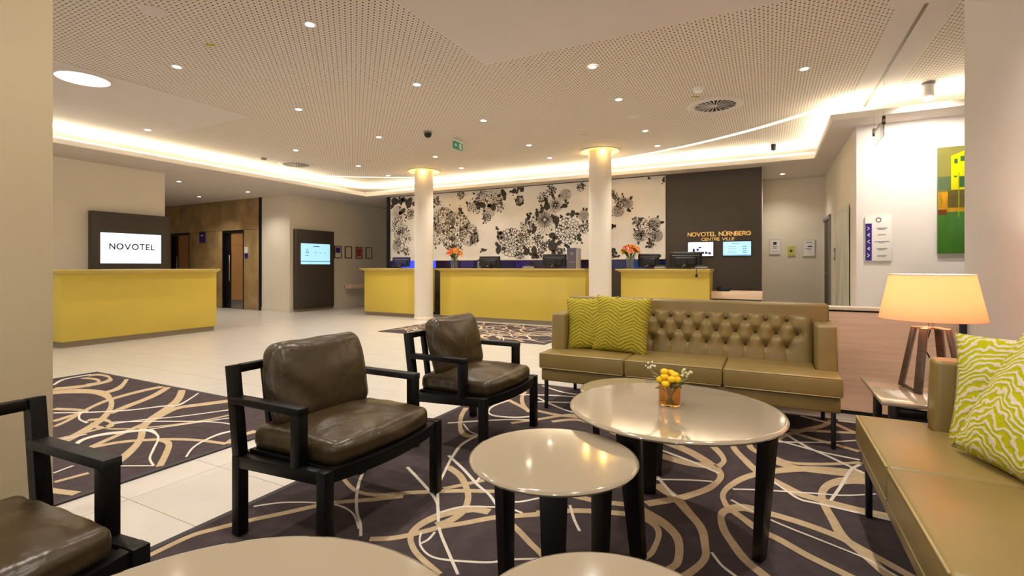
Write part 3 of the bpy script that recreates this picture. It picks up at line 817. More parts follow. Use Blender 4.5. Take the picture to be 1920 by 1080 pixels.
# reception desks: front toward -Y at local y=0
def desk(name, x0, x1, yf, depth, lab, ztop=1.10, loc=None, rz=0.0):
    w_ = x1 - x0
    t = empty(name, loc or (x0, yf, 0), rz, lab, 'reception desk', 'yellow reception desks')
    box('body', 0, w_, 0, depth, 0.085, ztop - 0.06, YELLOW, t, bevel=0.004)
    box('plinth', 0.03, w_ - 0.03, 0.03, depth - 0.03, 0, 0.085, PLINTH, t)
    bm = bmesh.new()   # top with bevelled underside
    o = 0.085
    vs_ = [bm.verts.new(p) for p in ((-.005, -.005, ztop - .06), (w_ + .005, -.005, ztop - .06), (w_ + .005, depth, ztop - .06), (-.005, depth, ztop - .06),
                                     (-o, -o, ztop - .018), (w_ + .02, -o, ztop - .018), (w_ + .02, depth + .03, ztop - .018), (-o, depth + .03, ztop - .018),
                                     (-o, -o, ztop), (w_ + .02, -o, ztop), (w_ + .02, depth + .03, ztop), (-o, depth + .03, ztop))]
    for f in ((0, 1, 2, 3), (8, 9, 10, 11), (0, 1, 5, 4), (1, 2, 6, 5), (2, 3, 7, 6), (3, 0, 4, 7), (4, 5, 9, 8), (5, 6, 10, 9), (6, 7, 11, 10), (7, 4, 8, 11)):
        bm.faces.new([vs_[i] for i in f])
    finish(bm, 'desk_top', YELLOW_TOP, t)
    return t
DT = 1.10
desk('reception_desk', -8.46, -6.88, 8.80, 0.62, 'short yellow reception desk left of the left column')
desk('reception_desk', -6.33, -3.03, 8.86, 0.60, 'long yellow reception desk between the two columns')
desk('reception_desk', -2.36, -0.87, 8.86, 0.60, 'yellow reception desk right of the right column')
# side desk faces +X: local y runs toward -X
desk('reception_desk', 0, 2.20, 0, 0.78, 'free-standing yellow desk in front of the left wall screen', loc=(-8.75, 3.25, 0), rz=R(90))

# low shelf beside the right desk
t = empty('side_shelf', (-0.5, 9.35, 0), label='low light wood shelf beside the right yellow desk', cat='shelf')
box('top', -0.36, 0.42, -0.30, 0.30, 0.60, 0.72, WOOD, t, bevel=0.003)
box('dark_base', -0.34, 0.40, -0.27, 0.29, 0, 0.60, DARKPANEL, t)  # solid block in the dark panel brown
t = empty('desk_phone', (-0.68, 9.25, 0.72), label='black desk phone on the low wooden shelf', cat='phone')
bm = soft_box(0.22, 0.2, 0.06, 0.02, 4); finish(bm, 'base', BLACK, t, smooth=True, loc=(0, 0, 0.03))
bm = soft_box(0.05, 0.2, 0.035, 0.015, 4); finish(bm, 'handset', BLACK, t, smooth=True, loc=(-0.07, 0, 0.075))
t = empty('wall_shelf', (-10.60, 10.7, 0.52), label='small light wood shelf on the wall under the framed certificates', cat='shelf')
box('board', 0.0, 0.26, -0.45, 0.6, 0.0, 0.11, WOOD, t, bevel=0.003)
box('bracket', 0.0, 0.02, -0.47, -0.45, 0.02, 0.09, CHROME, t)

# monitors seen from behind
def monitor(x, y, w_, h, rz, lab, m=BLACK, z=DT):
    t = empty('monitor', (x, y, z), rz, lab, 'monitor', 'reception monitors')
    bm = soft_box(w_, 0.035, h, 0.012, 4); finish(bm, 'housing', m, t, smooth=True, loc=(0, 0, 0.035 + h / 2), rot=(R(-6), 0, 0))
    bm = soft_box(w_ * .7, 0.05, h * .55, 0.02, 4); finish(bm, 'rear_bulge', m, t, smooth=True, loc=(0, -0.025, 0.02 + h * .45), rot=(R(-6), 0, 0))
    box('trim_line', -w_ * .42, w_ * .42, -0.035, -0.022, 0.02 + h * .8, 0.028 + h * .8, GREY, t)
    bm = soft_box(w_ * .5, 0.17, 0.014, 0.006, 3); finish(bm, 'foot', BLACK, t, smooth=True, loc=(0, 0, 0.008))
    bm = bmesh.new(); bbox(bm, -0.035, 0.035, -0.075, -0.05, 0.012, h * .62, 0.008); finish(bm, 'stand', m, t, smooth=True)
    bm = bmesh.new(); tube(bm, [(0.02, -0.06, h * .35), (-0.03, -0.085, h * .22), (-0.05, -0.08, 0.05), (-0.02, -0.06, 0.016)], 0.006); finish(bm, 'cable', GREY, t, smooth=True)
    return t
NAVY = mat('navy_plastic', (22, 24, 70), 0.35)
monitor(-7.62, 9.12, 0.46, 0.225, R(12), 'dark blue monitor on the short left desk', NAVY)
monitor(-5.24, 9.12, 0.48, 0.225, R(5), 'black monitor at the left end of the long desk')
monitor(-3.76, 9.12, 0.50, 0.255, R(3), 'black monitor beside the grey sign box on the long desk')
monitor(-1.93, 9.16, 0.38, 0.24, R(3), 'black monitor just right of the right flower vase')
monitor(-1.28, 9.12, 0.54, 0.265, R(0), 'large black monitor at the right end of the right desk')
def phone(x, y, lab, rz=0):
    t = empty('desk_phone', (x, y, DT), rz, lab, 'phone', 'desk phones')
    bm = soft_box(0.2, 0.16, 0.04, 0.015, 4); finish(bm, 'base', GREY, t, smooth=True, loc=(0, 0, 0.022))
    bm = soft_box(0.17, 0.045, 0.03, 0.012, 4); finish(bm, 'handset', BLACK, t, smooth=True, loc=(0, 0.02, 0.055))
phone(-4.30, 9.05, 'low desk phone in the middle of the long desk')
phone(-1.70, 9.05, 'desk phone between the two monitors on the right desk')
phone(-1.00, 8.95, 'grey desk phone at the right edge of the right desk')
t = empty('key_fob', (-1.06, 8.768, DT), label='dark key fob hanging over the front of the right desk', cat='key fob')
bm = bmesh.new(); tube(bm, [(0, 0.12, 0.012), (0, 0.0, 0.006), (0, -0.008, -0.02), (0, -0.008, -0.09)], 0.006); finish(bm, 'strap', BLACK, t, smooth=True)
bm = soft_box(0.04, 0.012, 0.05, 0.005, 3); finish(bm, 'tag', BLACK, t, smooth=True, loc=(0, -0.01, -0.11))
t = empty('sign_box', (-3.37, 9.10, DT), label='grey upright sign box with pale edge on the long desk', cat='sign')
box('front', -0.10, 0.085, -0.05, 0.05, 0, 0.40, mat('slate_print', (84, 78, 92), 0.5), t)
box('pale_edge', 0.085, 0.15, -0.05, 0.05, 0, 0.39, GREY, t)
bm = bmesh.new(); bars(bm, [(0, .30, .07, .015), (.01, .27, .05, .01), (0, .13, .11, .008)], lambda x, z: (x, -0.051, z)); finish(bm, 'print', GREYTEXT, t)
t = empty('bottle', (-5.62, 9.30, DT), label='pale bottle beside the left monitor on the long desk', cat='bottle')
turned('body', [(0, 0), (.035, 0), (.035, .13), (.012, .17)], CLEAR, t, 16); turned('cap', [(.012, .17), (.016, .17), (.016, .2), (0, .2)], PURPLE, t, 16)

# vases of orange lilies on the desks
def lily_vase(x, y, lab, seed):
    rr = random.Random(seed)
    t = empty('flower_vase', (x, y, DT), label=lab, cat='vase', group='lily vases on the desks')
    turned('glass', [(0.0, 0.004), (0.07, 0.004), (0.085, 0.22), (0.081, 0.22), (0.066, 0.012), (0.0, 0.012)], CLEAR, t, 20)
    bm = bmesh.new()
    heads = []
    for k in range(17):
        a = k * 2.4 + rr.uniform(-.3, .3); el = 0.15 + 1.3 * (k / 16.0)
        q = 0.15 * math.cos(el); h = Vector((q * math.cos(a), q * math.sin(a), 0.27 + 0.14 * math.sin(el)))
        heads.append((h, a)); tube(bm, [(h[0] * -.2, h[1] * -.2, 0.02), (h[0] * .3, h[1] * .3, 0.2), tuple(h)], 0.004, 5)
    finish(bm, 'stems', LEAF, t, smooth=True)
    for k, (h, a) in enumerate(heads):
        ax = (h - Vector((0, 0, 0.22))).normalized(); sd = ax.cross(Vector((0.3, 0.2, 1))).normalized(); up = sd.cross(ax)
        bm = bmesh.new()
        for p in range(6):
            an = p * PI / 3 + rr.random() * .3; L_ = rr.uniform(.05, .068)
            prev = None
            dr = sd * math.cos(an) + up * math.sin(an); tn = ax.cross(dr)
            for i in range(6):
                s_ = i / 5; wd = 0.02 * math.sin(PI * (0.12 + 0.86 * s_)) + .002
                c = h + dr * (L_ * math.sin(s_ * 1.5)) + ax * (L_ * .95 * s_ * (1.15 - .55 * s_))
                A = bm.verts.new(c - tn * wd); B = bm.verts.new(c + tn * wd)
                if prev: bm.faces.new((prev[0], A, B, prev[1]))
                prev = (A, B)
        o = finish(bm, 'lily_head', (FORANGE, FYEL, FRED, FORANGE, FORANGE)[k % 5], t, smooth=True)
        o.modifiers.new('thick', 'SOLIDIFY').thickness = 0.002
    for k in range(7):
        bm = bmesh.new(); an = rr.uniform(0, 2 * PI); prev = None
        for i in range(6):
            s_ = i / 5; wd = .018 * math.sin(PI * min(1, s_ * .95 + .03)) + .001; rad = .05 + .12 * s_; zz = .2 + .12 * math.sin(s_ * 2.2)
            c, s2 = math.cos(an), math.sin(an)
            A = bm.verts.new((rad * c - wd * s2, rad * s2 + wd * c, zz)); B = bm.verts.new((rad * c + wd * s2, rad * s2 - wd * c, zz))
            if prev: bm.faces.new((prev[0], A, B, prev[1]))
            prev = (A, B)
        finish(bm, 'leaf', LEAF, t, smooth=True).modifiers.new('thick', 'SOLIDIFY').thickness = 0.0015
lily_vase(-6.12, 9.10, 'glass vase of orange lilies at the left end of the long desk', 3)
lily_vase(-2.24, 9.06, 'glass vase of orange lilies on the right desk beside the column', 5)

# left wall totem with the large logo screen
def totem(name, x, yc, hw, h, sc_h, lab, blue):
    t = empty(name, (x, yc, 0), label=lab, cat='display panel', group='dark screen panels')
    box('panel', 0.0, 0.13, -hw, hw, 0.06, h, DARKPANEL, t, bevel=0.004)
    box('plinth', 0.01, 0.115, -hw + .02, hw - .02, 0, 0.06, PLINTH, t)
    return t
t = totem('screen_totem', -10.28, 4.80, 0.61, 2.09, 0, 'dark panel with large white logo screen behind the side desk', False)
d = box('display', 0.131, 0.139, -0.49, 0.46, 1.20, 1.73, SCREEN_W, t)
letters('NOVOTEL', -0.355, 1.45, 0.092, lambda x, z: (0.1405, x, z), DARKTEXT, d, .2, .38, 0.70)
bm = bmesh.new(); bars(bm, [(-.08, 1.40, .40, .006)], lambda x, z: (0.1405, x, z)); finish(bm, 'tag_line', GREYTEXT, d)
t = totem('screen_totem', -10.597, 9.15, 0.60, 2.08, 0, 'dark brown panel with pale blue information screen beside the framed certificates', True)
d = box('display', 0.131, 0.139, -0.48, 0.45, 1.20, 1.73, SCREEN_B, t)
bm = bmesh.new(); bars(bm, [(0, 1.66, .2, .018), (-.3, 1.42, .1, .012), (-.02, 1.50, .06, .012), (.13, 1.50, .06, .012), (.28, 1.50, .06, .012)], lambda x, z: (0.1405, x, z)); ribbon(bm, [(-.33, 1.48), (-.29, 1.6), (-.25, 1.48), (-.30, 1.5)], .018, lambda x, z: (0.1405, x, z)); finish(bm, 'icon_print', DARKTEXT, d)
bm = bmesh.new(); bars(bm, [(-.015, 1.27, .93, .02)], lambda x, z: (0.1405, x, z)); finish(bm, 'footer_bar', SCREEN_BAR, d)

# framed certificates
def certificate(y, lab, m1, m2=None):
    t = empty('picture_frame', (-10.60, y, 1.54), label=lab, cat='picture frame', group='framed certificates by the dark panel')
    hw, hh = 0.13, 0.172
    for a in ((-hw, hw, hh - .025, hh), (-hw, hw, -hh, -hh + .025)): box('rail', 0, 0.022, a[0], a[1], a[2], a[3], FRAME, t)
    for a in ((-hw, -hw + .025), (hw - .025, hw)): box('stile', 0, 0.022, a[0], a[1], -hh + .025, hh - .025, FRAME, t)
    box('sheet', 0.0, 0.012, -hw + .025, hw - .025, -hh + .025, hh - .025, PAPER, t)
    if m1: box('print', 0.012, 0.0135, -hw + .045, hw - .045, (-.02 if m2 else -hh + .06), hh - .045, m1, t)
    if not m1:
        bm = bmesh.new(); bars(bm, [(0, .08, .1, .012), (0, .02, .13, .006), (0, -.01, .13, .006), (0, -.07, .08, .01)], lambda a, z: (0.0135, a, z)); finish(bm, 'text_lines', GREYTEXT, t)
certificate(10.00, 'framed certificate with purple upper half beside the dark panel', PURPLE, True)
certificate(10.385, 'second framed certificate, plain pale sheet between purple and red ones', None)
certificate(10.80, 'framed certificate with a red print', REDP)
certificate(11.20, 'framed pale certificate nearest the mural', None)

# small signs on the stone wall
t = empty('door_sign', (-14.2, 8.45, 1.96), label='small square purple sign on the stone wall between the two doors', cat='sign')
box('plate', -0.13, 0.13, -0.02, 0, -0.15, 0.15, PURPLE, t)
bm = bmesh.new(); bars(bm, [(0, .05, .12, .03)], lambda x, z: (x, -0.021, z)); finish(bm, 'print', WHITE, t)
t = empty('projecting_sign', (-10.6, 5.43, 2.09), label='tiny purple sign projecting from the wall corner above the logo panel', cat='sign')
box('plate', 0.05, 0.26, 0.0, 0.02, -0.06, 0.02, PURPLE, t)
t = empty('call_panel', (-12.28, 8.45, 1.53), label='white paper and dark call panel beside the wooden door', cat='panel')
box('card', -0.07, 0.07, -0.01, 0, -0.03, 0.13, WHITE, t); box('button_plate', -0.06, 0.06, -0.012, 0, -0.16, -0.05, PURPLE, t)

# plaques on the corridor wall
def plaque(x, z, w_, h, lab, kind):
    t = empty('plaque', (x, 11.60, z), label=lab, cat='plaque')
    box('backing', -w_ / 2, w_ / 2, -0.02, 0, -h / 2, h / 2, CHROME if kind != 1 else mat('plaque_yellow', (214, 206, 120), 0.5), t)
    box('sheet', -w_ / 2 + .012, w_ / 2 - .012, -0.024, -0.02, -h / 2 + .012, h / 2 - .012, WHITE if kind != 1 else mat('plaque_lime', (206, 200, 96), 0.5), t)
    bm = bmesh.new(); p = lambda a, b_: (a, -0.0247, b_)
    if kind == 0: bars(bm, [(0, .07, .06, .06), (0, .0, .09, .008), (0, -.03, .07, .008), (0, -.1, .12, .006)], p)
    elif kind == 1: blobv = [bm.verts.new(p(.035 * (1 if i % 2 else .55) * math.cos(2 * PI * i / 10), .035 * (1 if i % 2 else .55) * math.sin(2 * PI * i / 10))) for i in range(10)]; bm.faces.new(blobv)
    else: bars(bm, [(0, .11, .12, .01), (.02, .03, .08, .02), (-.01, -.01, .1, .008), (0, -.04, .05, .008)], p)
    finish(bm, 'print', DARKTEXT, t)['kind'] = 'stuff'
plaque(0.127, 1.55, 0.21, 0.31, 'framed white plaque with dark square emblem, leftmost on the corridor wall', 0)
plaque(0.416, 1.46, 0.14, 0.20, 'small yellow plaque with dark star between two white plaques', 1)
plaque(0.73, 1.515, 0.215, 0.33, 'white plaque with text lines, rightmost on the corridor wall', 2)

# patterned glass panel on the corridor wall
t = empty('glass_art_panel', (1.0, 8.85, 1.3), label='tall pale glass panel with watery blue green pattern on the corridor wall', cat='glass panel')
GA = mat('watery_glass', (204, 208, 190), 0.25, var=0.16, scale=3, stretch=(1, 1, .5))
box('pane', -0.03, -0.015, -0.70, 0.68, -1.28, 0.70, GA, t)
for yy in (-0.6, 0.6):
    box('standoff', -0.034, 0.0, yy - .02, yy + .02, 0.6, 0.64, CHROME, t); box('standoff', -0.034, 0.0, yy - .02, yy + .02, -0.4, -0.36, CHROME, t)
t = empty('wall_switch', (1.0, 9.9, 1.35), label='small grey switch plate beside the dark corridor door', cat='switch')
box('plate', -0.012, 0, -0.08, 0.08, -0.1, 0.1, GREY, t); box('rocker', -0.018, -0.012, -0.04, 0.04, -0.05, 0.05, WHITE, t)

# directory sign on the white wall
t = empty('directory_sign', (1.225, 7.63, 1.50), label='white directory board with purple arrow strip on the white wall', cat='sign')
box('board', -0.136, 0.136, -0.03, 0, -0.285, 0.275, WHITE, t, bevel=0.003)
box('arrow_strip', -0.134, -0.068, -0.032, -0.03, -0.28, 0.185, PURPLE, t)
p = lambda a, b_: (a, -0.0335, b_)
for i, z in enumerate((0.125, 0.042, -0.042, -0.13, -0.215)):
    bm = bmesh.new()
    sgn = (1, -1, -1, -1, 1)[i]
    ribbon(bm, [(-0.102 - .012 * sgn, z + .02), (-0.102 + .010 * sgn, z), (-0.102 - .012 * sgn, z - .02)], .009, p)
    if i in (1, 3): ribbon(bm, [(-0.102, z), (-0.085, z)], .006, p)
    finish(bm, 'arrow', WHITE, t)
    bm = bmesh.new(); bars(bm, [(0.035, z, (.11, .08, .15, .11, .10)[i], .008), (0.03, z - .016, (.07, .0, .06, .07, .09)[i] + .001, .006)], p); finish(bm, 'text_line', GREYTEXT, t)
bm = bmesh.new(); ribbon(bm, arc(0.0, 0.228, 0.026, 0.026, 0, 360, 24), .007, p); finish(bm, 'ring_emblem', DARKTEXT, t)
bm = bmesh.new(); ribbon(bm, arc(0.0, 0.228, 0.019, 0.019, 40, 200, 14), .003, p); finish(bm, 'ring_accent', FORANGE, t)

# tall painting
t = empty('canvas_painting', (2.12, 7.63, 1.93), label='tall glossy canvas of a yellow house over green water', cat='painting')
cw, c0, c1 = 0.32, -0.63, 0.63
box('canvas', -cw, cw, -0.05, 0, c0, c1, CANVAS_G, t, bevel=0.002)
def ptch(x0, x1, z0, z1, m, dy, nm): box(nm, x0, x1, -0.05 - dy, -0.0501, z0, z1, m, t)
ptch(-cw, cw, 0.10, c1, mat('painting_olive_sky', (126, 122, 62), 0.25, var=0.12, scale=4), .0008, 'sky')
ptch(-cw, cw, -0.14, 0.10, mat('painting_ochre', (176, 130, 20), 0.25, var=0.35, scale=6, stretch=(3, 3, 1)), .0012, 'quay')
ptch(-cw, -0.19, 0.12, 0.28, mat('painting_teal', (88, 104, 72), 0.25, var=0.15, scale=6), .0012, 'far_shore')
YH = mat('painting_yellow', (196, 190, 10), 0.25, var=0.12, scale=5)
bm = bmesh.new(); vv = [bm.verts.new((a, -0.0518, b_)) for a, b_ in ((-0.20, 0.12), (cw, 0.12), (cw, 0.60), (-0.02, 0.60), (-0.20, 0.52))]; bm.faces.new(vv); finish(bm, 'house', YH, t)
DKG = mat('painting_dark_green', (52, 92, 50), 0.3)
for a, b_, w_, h in ((-0.155, 0.455, .03, .055), (-0.095, 0.48, .04, .06), (-0.16, 0.275, .025, .02), (-0.10, 0.21, .05, .13), (0.05, 0.47, .05, .06), (0.18, 0.47, .05, .06), (0.06, 0.24, .06, .13)): ptch(a - w_ / 2, a + w_ / 2, b_ - h / 2, b_ + h / 2, DKG, .0024, 'window')
ptch(-0.23, cw, -0.09, 0.115, mat('painting_brown', (92, 80, 34), 0.3, var=0.25, scale=8), .0022, 'wall_shadow')
ptch(-0.135, -0.125, -0.2, 0.32, mat('painting_lime', (130, 150, 20), 0.3), .003, 'mooring_pole')
ptch(-cw, -0.24, -0.17, -0.11, mat('painting_rust', (104, 48, 20), 0.3, var=0.2), .0026, 'bank')

# thin console ledge on the white wall
t = empty('wall_console', (2.3, 7.45, 1.04), label='thin dark-edged console ledge on the white wall behind the lamp', cat='ledge')
box('top', -0.86, 0.9, -0.17, 0.18, 0.0, 0.018, DARKPANEL, t)
box('bracket', -0.7, -0.68, -0.1, 0.18, -0.06, 0.0, CHROME, t)
# ================================================================== rugs
MAIN_LINES=[
('T',[(-2.04,1.96,.023),(-1.87,1.88,.025),(-1.73,1.89,.037),(-1.61,1.98,.04),(-1.52,2.04,.04),(-1.37,2.13,.04),(-1.26,2.18,.039),(-1.19,2.22,.038),(-1.06,2.28,.039)]),
('W',[(-1.99,2.06,.018),(-1.92,1.96,.016),(-1.82,1.84,.015),(-1.7,1.72,.014),(-1.6,1.64,.013),(-1.53,1.57,.013)]),
('W',[(-1.86,1.72,.016),(-1.78,1.72,.012),(-1.69,1.69,.009),(-1.58,1.61,.008)]),
('W',[(-1.82,2.23,.019),(-1.55,2.06,.017),(-1.43,1.97,.014),(-1.36,1.89,.013),(-1.31,1.82,.013)]),
('W',[(-1.48,2.05,.015),(-1.31,1.82,.013),(-1.24,1.74,.013),(-1.12,1.63,.013),(-1.02,1.54,.012)]),
('T',[(-1.48,1.57,.035),(-1.39,1.63,.035),(-1.31,1.73,.036),(-1.27,1.79,.037),(-1.2,1.86,.037),(-1.12,1.95,.039),(-1.07,1.99,.04),(-.93,2.09,.04)]),
('T',[(-1.15,2.0,.054),(-1.22,1.99,.057),(-1.26,1.96,.057),(-1.33,1.88,.054),(-1.36,1.79,.044),(-1.36,1.71,.033),(-1.33,1.65,.025),(-1.26,1.59,.025),(-1.18,1.55,.026),(-1.08,1.51,.026)]),
('W',[(-1.35,1.89,.015),(-1.3,1.97,.015),(-1.24,2.01,.015),(-1.17,2.04,.015),(-1.1,2.07,.015),(-1.01,2.06,.014)]),
('W',[(-1.32,1.71,.01),(-1.29,1.66,.008),(-1.25,1.62,.009),(-1.19,1.59,.01),(-1.13,1.59,.012),(-1.04,1.62,.013),(-.95,1.66,.013),(-.89,1.71,.013),(-.79,1.77,.012)]),
('W',[(-1.27,1.74,.011),(-1.26,1.68,.012),(-1.27,1.64,.012)]),
('T',[(-1.48,2.1,.034),(-1.41,2.19,.035),(-1.33,2.31,.036)]),
('W',[(-1.39,2.34,.014),(-1.37,2.24,.014)]),
('T',[(-1.06,1.98,.033),(-.95,1.91,.03),(-.87,1.85,.029),(-.81,1.81,.028),(-.76,1.77,.026)]),
('W',[(-1.14,2.12,.015),(-1.07,2.15,.016),(-1.0,2.23,.014)]),
('T',[(-2.17,1.06,.029),(-2.17,1.1,.031),(-2.17,1.24,.034),(-2.13,1.33,.037),(-2.06,1.45,.037),(-1.99,1.55,.039),(-1.91,1.67,.04),(-1.85,1.74,.039),(-1.71,1.85,.04),(-1.61,1.94,.041)]),
('W',[(-2.17,1.53,.015),(-2.08,1.62,.014),(-1.94,1.69,.012),(-1.84,1.71,.012)]),
('T',[(-2.16,3.38,.041),(-2.07,3.17,.035),(-1.92,2.93,.032),(-1.81,2.83,.054),(-1.73,2.85,.08)]),
('W',[(-2.07,2.99,.027),(-1.9,3.13,.028),(-1.72,3.26,.028),(-1.56,3.33,.028)]),
('W',[(-1.96,3.03,.011),(-1.83,2.91,.012),(-1.74,2.88,.016)]),
('W',[(-1.74,2.86,.028),(-1.74,2.67,.023),(-1.68,2.48,.018),(-1.64,2.38,.016),(-1.53,2.13,.013)]),
('W',[(-1.71,2.48,.02),(-1.52,2.35,.019),(-1.35,2.22,.018),(-1.24,2.15,.016),(-1.15,2.07,.016)]),
('T',[(-1.62,2.34,.049),(-1.49,2.27,.041),(-1.37,2.15,.033),(-1.3,2.05,.031),(-1.26,1.94,.036),(-1.27,1.84,.045),(-1.3,1.79,.049)]),
('W',[(-1.96,3.73,.03),(-1.99,3.52,.022),(-1.94,3.36,.012),(-1.85,3.3,.03),(-1.7,3.33,.037),(-1.6,3.41,.036)]),
('T',[(-1.96,4.06,.039),(-1.9,3.87,.033),(-1.79,3.67,.036),(-1.66,3.51,.038)]),
('T',[(-1.98,3.75,.045),(-1.77,3.61,.041),(-1.65,3.51,.036)]),
('T',[(-1.62,3.57,.048),(-1.42,3.54,.05),(-1.21,3.57,.051)]),
('T',[(-1.66,3.2,.044),(-1.53,3.36,.044),(-1.37,3.57,.05),(-1.22,3.62,.052)]),
('T',[(-1.41,3.37,.044),(-1.28,3.49,.05),(-1.15,3.46,.037),(-.89,3.3,.03)]),
('W',[(-1.78,3.93,.021),(-1.58,3.78,.021),(-1.41,3.68,.024),(-1.23,3.62,.024)]),
('W',[(-1.73,3.8,.032),(-1.43,3.93,.031)]),
('W',[(-1.97,3.94,.034),(-1.7,4.05,.034),(-1.5,4.1,.035)]),
('W',[(-1.91,4.34,.026),(-1.68,4.21,.028),(-1.51,4.18,.032)]),
('W',[(-1.1,3.47,.015),(-.98,3.35,.018),(-.89,3.33,.021)]),
('T',[(-.88,2.33,.046),(-.74,2.33,.046),(-.6,2.36,.045)]),
('T',[(-.95,2.09,.043),(-.82,2.18,.044),(-.71,2.23,.045),(-.58,2.27,.045)]),
('T',[(-.81,2.43,.043),(-.74,2.48,.042),(-.69,2.54,.035),(-.68,2.62,.027)]),
('W',[(-.84,2.23,.013),(-.78,2.12,.013),(-.72,2.03,.013)]),
('T',[(-.65,3.4,.08),(-.56,3.3,.084),(-.43,3.21,.078),(-.3,3.07,.064),(-.24,2.97,.042),(-.23,2.87,.032),(-.27,2.73,.042),(-.34,2.61,.049),(-.41,2.52,.054),(-.52,2.41,.055)]),
('T',[(-.38,3.53,.046),(-.34,3.43,.048),(-.27,3.29,.044),(-.23,3.16,.029),(-.25,3.06,.042),(-.28,3.04,.08),(-.41,3.02,.081),(-.6,3.07,.082)]),
('W',[(-.62,3.17,.027),(-.41,3.06,.023),(-.24,2.95,.022)]),
('W',[(-.54,2.76,.02),(-.48,2.66,.019),(-.41,2.55,.018)]),
('T',[(-.52,2.65,.063),(-.4,2.53,.057),(-.33,2.42,.046),(-.26,2.3,.039),(-.23,2.17,.031),(-.22,2.06,.028),(-.26,1.94,.032),(-.32,1.84,.033)]),
('W',[(-.53,2.71,.019),(-.38,2.78,.018),(-.26,2.82,.02)]),
('T',[(-.54,2.34,.069),(-.5,2.32,.065),(-.42,2.27,.056),(-.35,2.19,.042),(-.32,2.1,.032),(-.31,1.99,.03),(-.33,1.93,.032),(-.36,1.85,.032)]),
('T',[(-.53,2.27,.05),(-.48,2.26,.044),(-.43,2.21,.031),(-.41,2.14,.023),(-.41,2.03,.024),(-.42,1.98,.027),(-.45,1.92,.026)]),
('W',[(-.2,2.12,.012),(-.16,2.05,.012),(-.12,2.01,.014),(-.06,1.96,.013)]),
('T',[(-.23,3.61,.035),(-.21,3.5,.034),(-.18,3.37,.041),(-.12,3.22,.046),(-.05,3.07,.051),(.04,2.97,.059),(.14,2.87,.063),(.23,2.84,.065),(.35,2.81,.064),(.47,2.8,.061)]),
('T',[(-.11,3.58,.031),(-.09,3.44,.043),(-.01,3.35,.059),(.06,3.26,.07),(.16,3.23,.076),(.27,3.24,.073),(.46,3.27,.072)]),
('T',[(.02,3.36,.04),(.1,3.3,.045),(.2,3.32,.04),(.35,3.4,.036),(.48,3.49,.034)]),
('T',[(.47,3.31,.086),(.3,3.28,.084),(.16,3.22,.073),(.01,3.1,.06),(-.1,2.97,.047),(-.17,2.82,.035),(-.2,2.69,.026),(-.18,2.58,.029),(-.15,2.53,.04),(-.09,2.46,.041),(-.04,2.4,.044),(.04,2.35,.044),(.14,2.27,.042),(.25,2.2,.041)]),
('T',[(-.05,2.58,.079),(-.11,2.58,.072),(-.17,2.52,.048),(-.19,2.45,.03),(-.17,2.33,.035),(-.13,2.23,.037),(-.08,2.13,.04),(-.02,2.06,.042),(.03,2.01,.041)]),
('T',[(-.11,2.58,.056),(-.05,2.58,.057),(.04,2.57,.055),(.15,2.54,.052),(.26,2.49,.048),(.33,2.43,.043),(.4,2.36,.041)]),
('W',[(-.16,2.64,.015),(-.1,2.59,.013),(-.0,2.52,.013),(.09,2.47,.014),(.22,2.41,.012),(.34,2.35,.011),(.38,2.31,.011)]),
('T',[(.54,3.25,.088),(.45,3.2,.092),(.36,3.15,.077),(.28,3.05,.045),(.24,2.92,.033),(.24,2.79,.036),(.26,2.63,.039),(.28,2.5,.043),(.33,2.4,.045),(.38,2.29,.042)]),
('W',[(-.16,2.77,.015),(-.02,2.83,.016),(.22,2.91,.016),(.34,2.95,.014),(.48,3.04,.013)]),
('W',[(.01,2.99,.015),(.08,2.88,.016),(.14,2.8,.021),(.22,2.79,.021)]),
('W',[(.47,3.45,.022),(.41,3.33,.018),(.34,3.08,.016),(.27,2.85,.015)]),
('W',[(.09,3.87,.024),(.22,3.63,.023),(.33,3.5,.024),(.42,3.38,.022),(.47,3.31,.022)]),
('W',[(.06,3.68,.026),(.18,3.62,.026),(.29,3.57,.025),(.48,3.53,.025)]),
('W',[(.06,3.65,.023),(.31,3.77,.021),(.52,3.92,.019)]),
('T',[(.03,3.62,.034),(.1,3.81,.044),(.24,4.02,.055),(.36,4.19,.044),(.43,4.38,.034)]),
('T',[(.17,3.88,.049),(.31,3.8,.048),(.5,3.69,.045)]),
('T',[(.1,3.95,.048),(.33,4.02,.047),(.53,4.09,.044)]),
('T',[(.41,4.29,.043),(.53,4.09,.04)]),
('W',[(.22,4.36,.031),(.4,4.25,.03)]),
('W',[(.46,4.36,.05),(.57,4.36,.05)]),
]
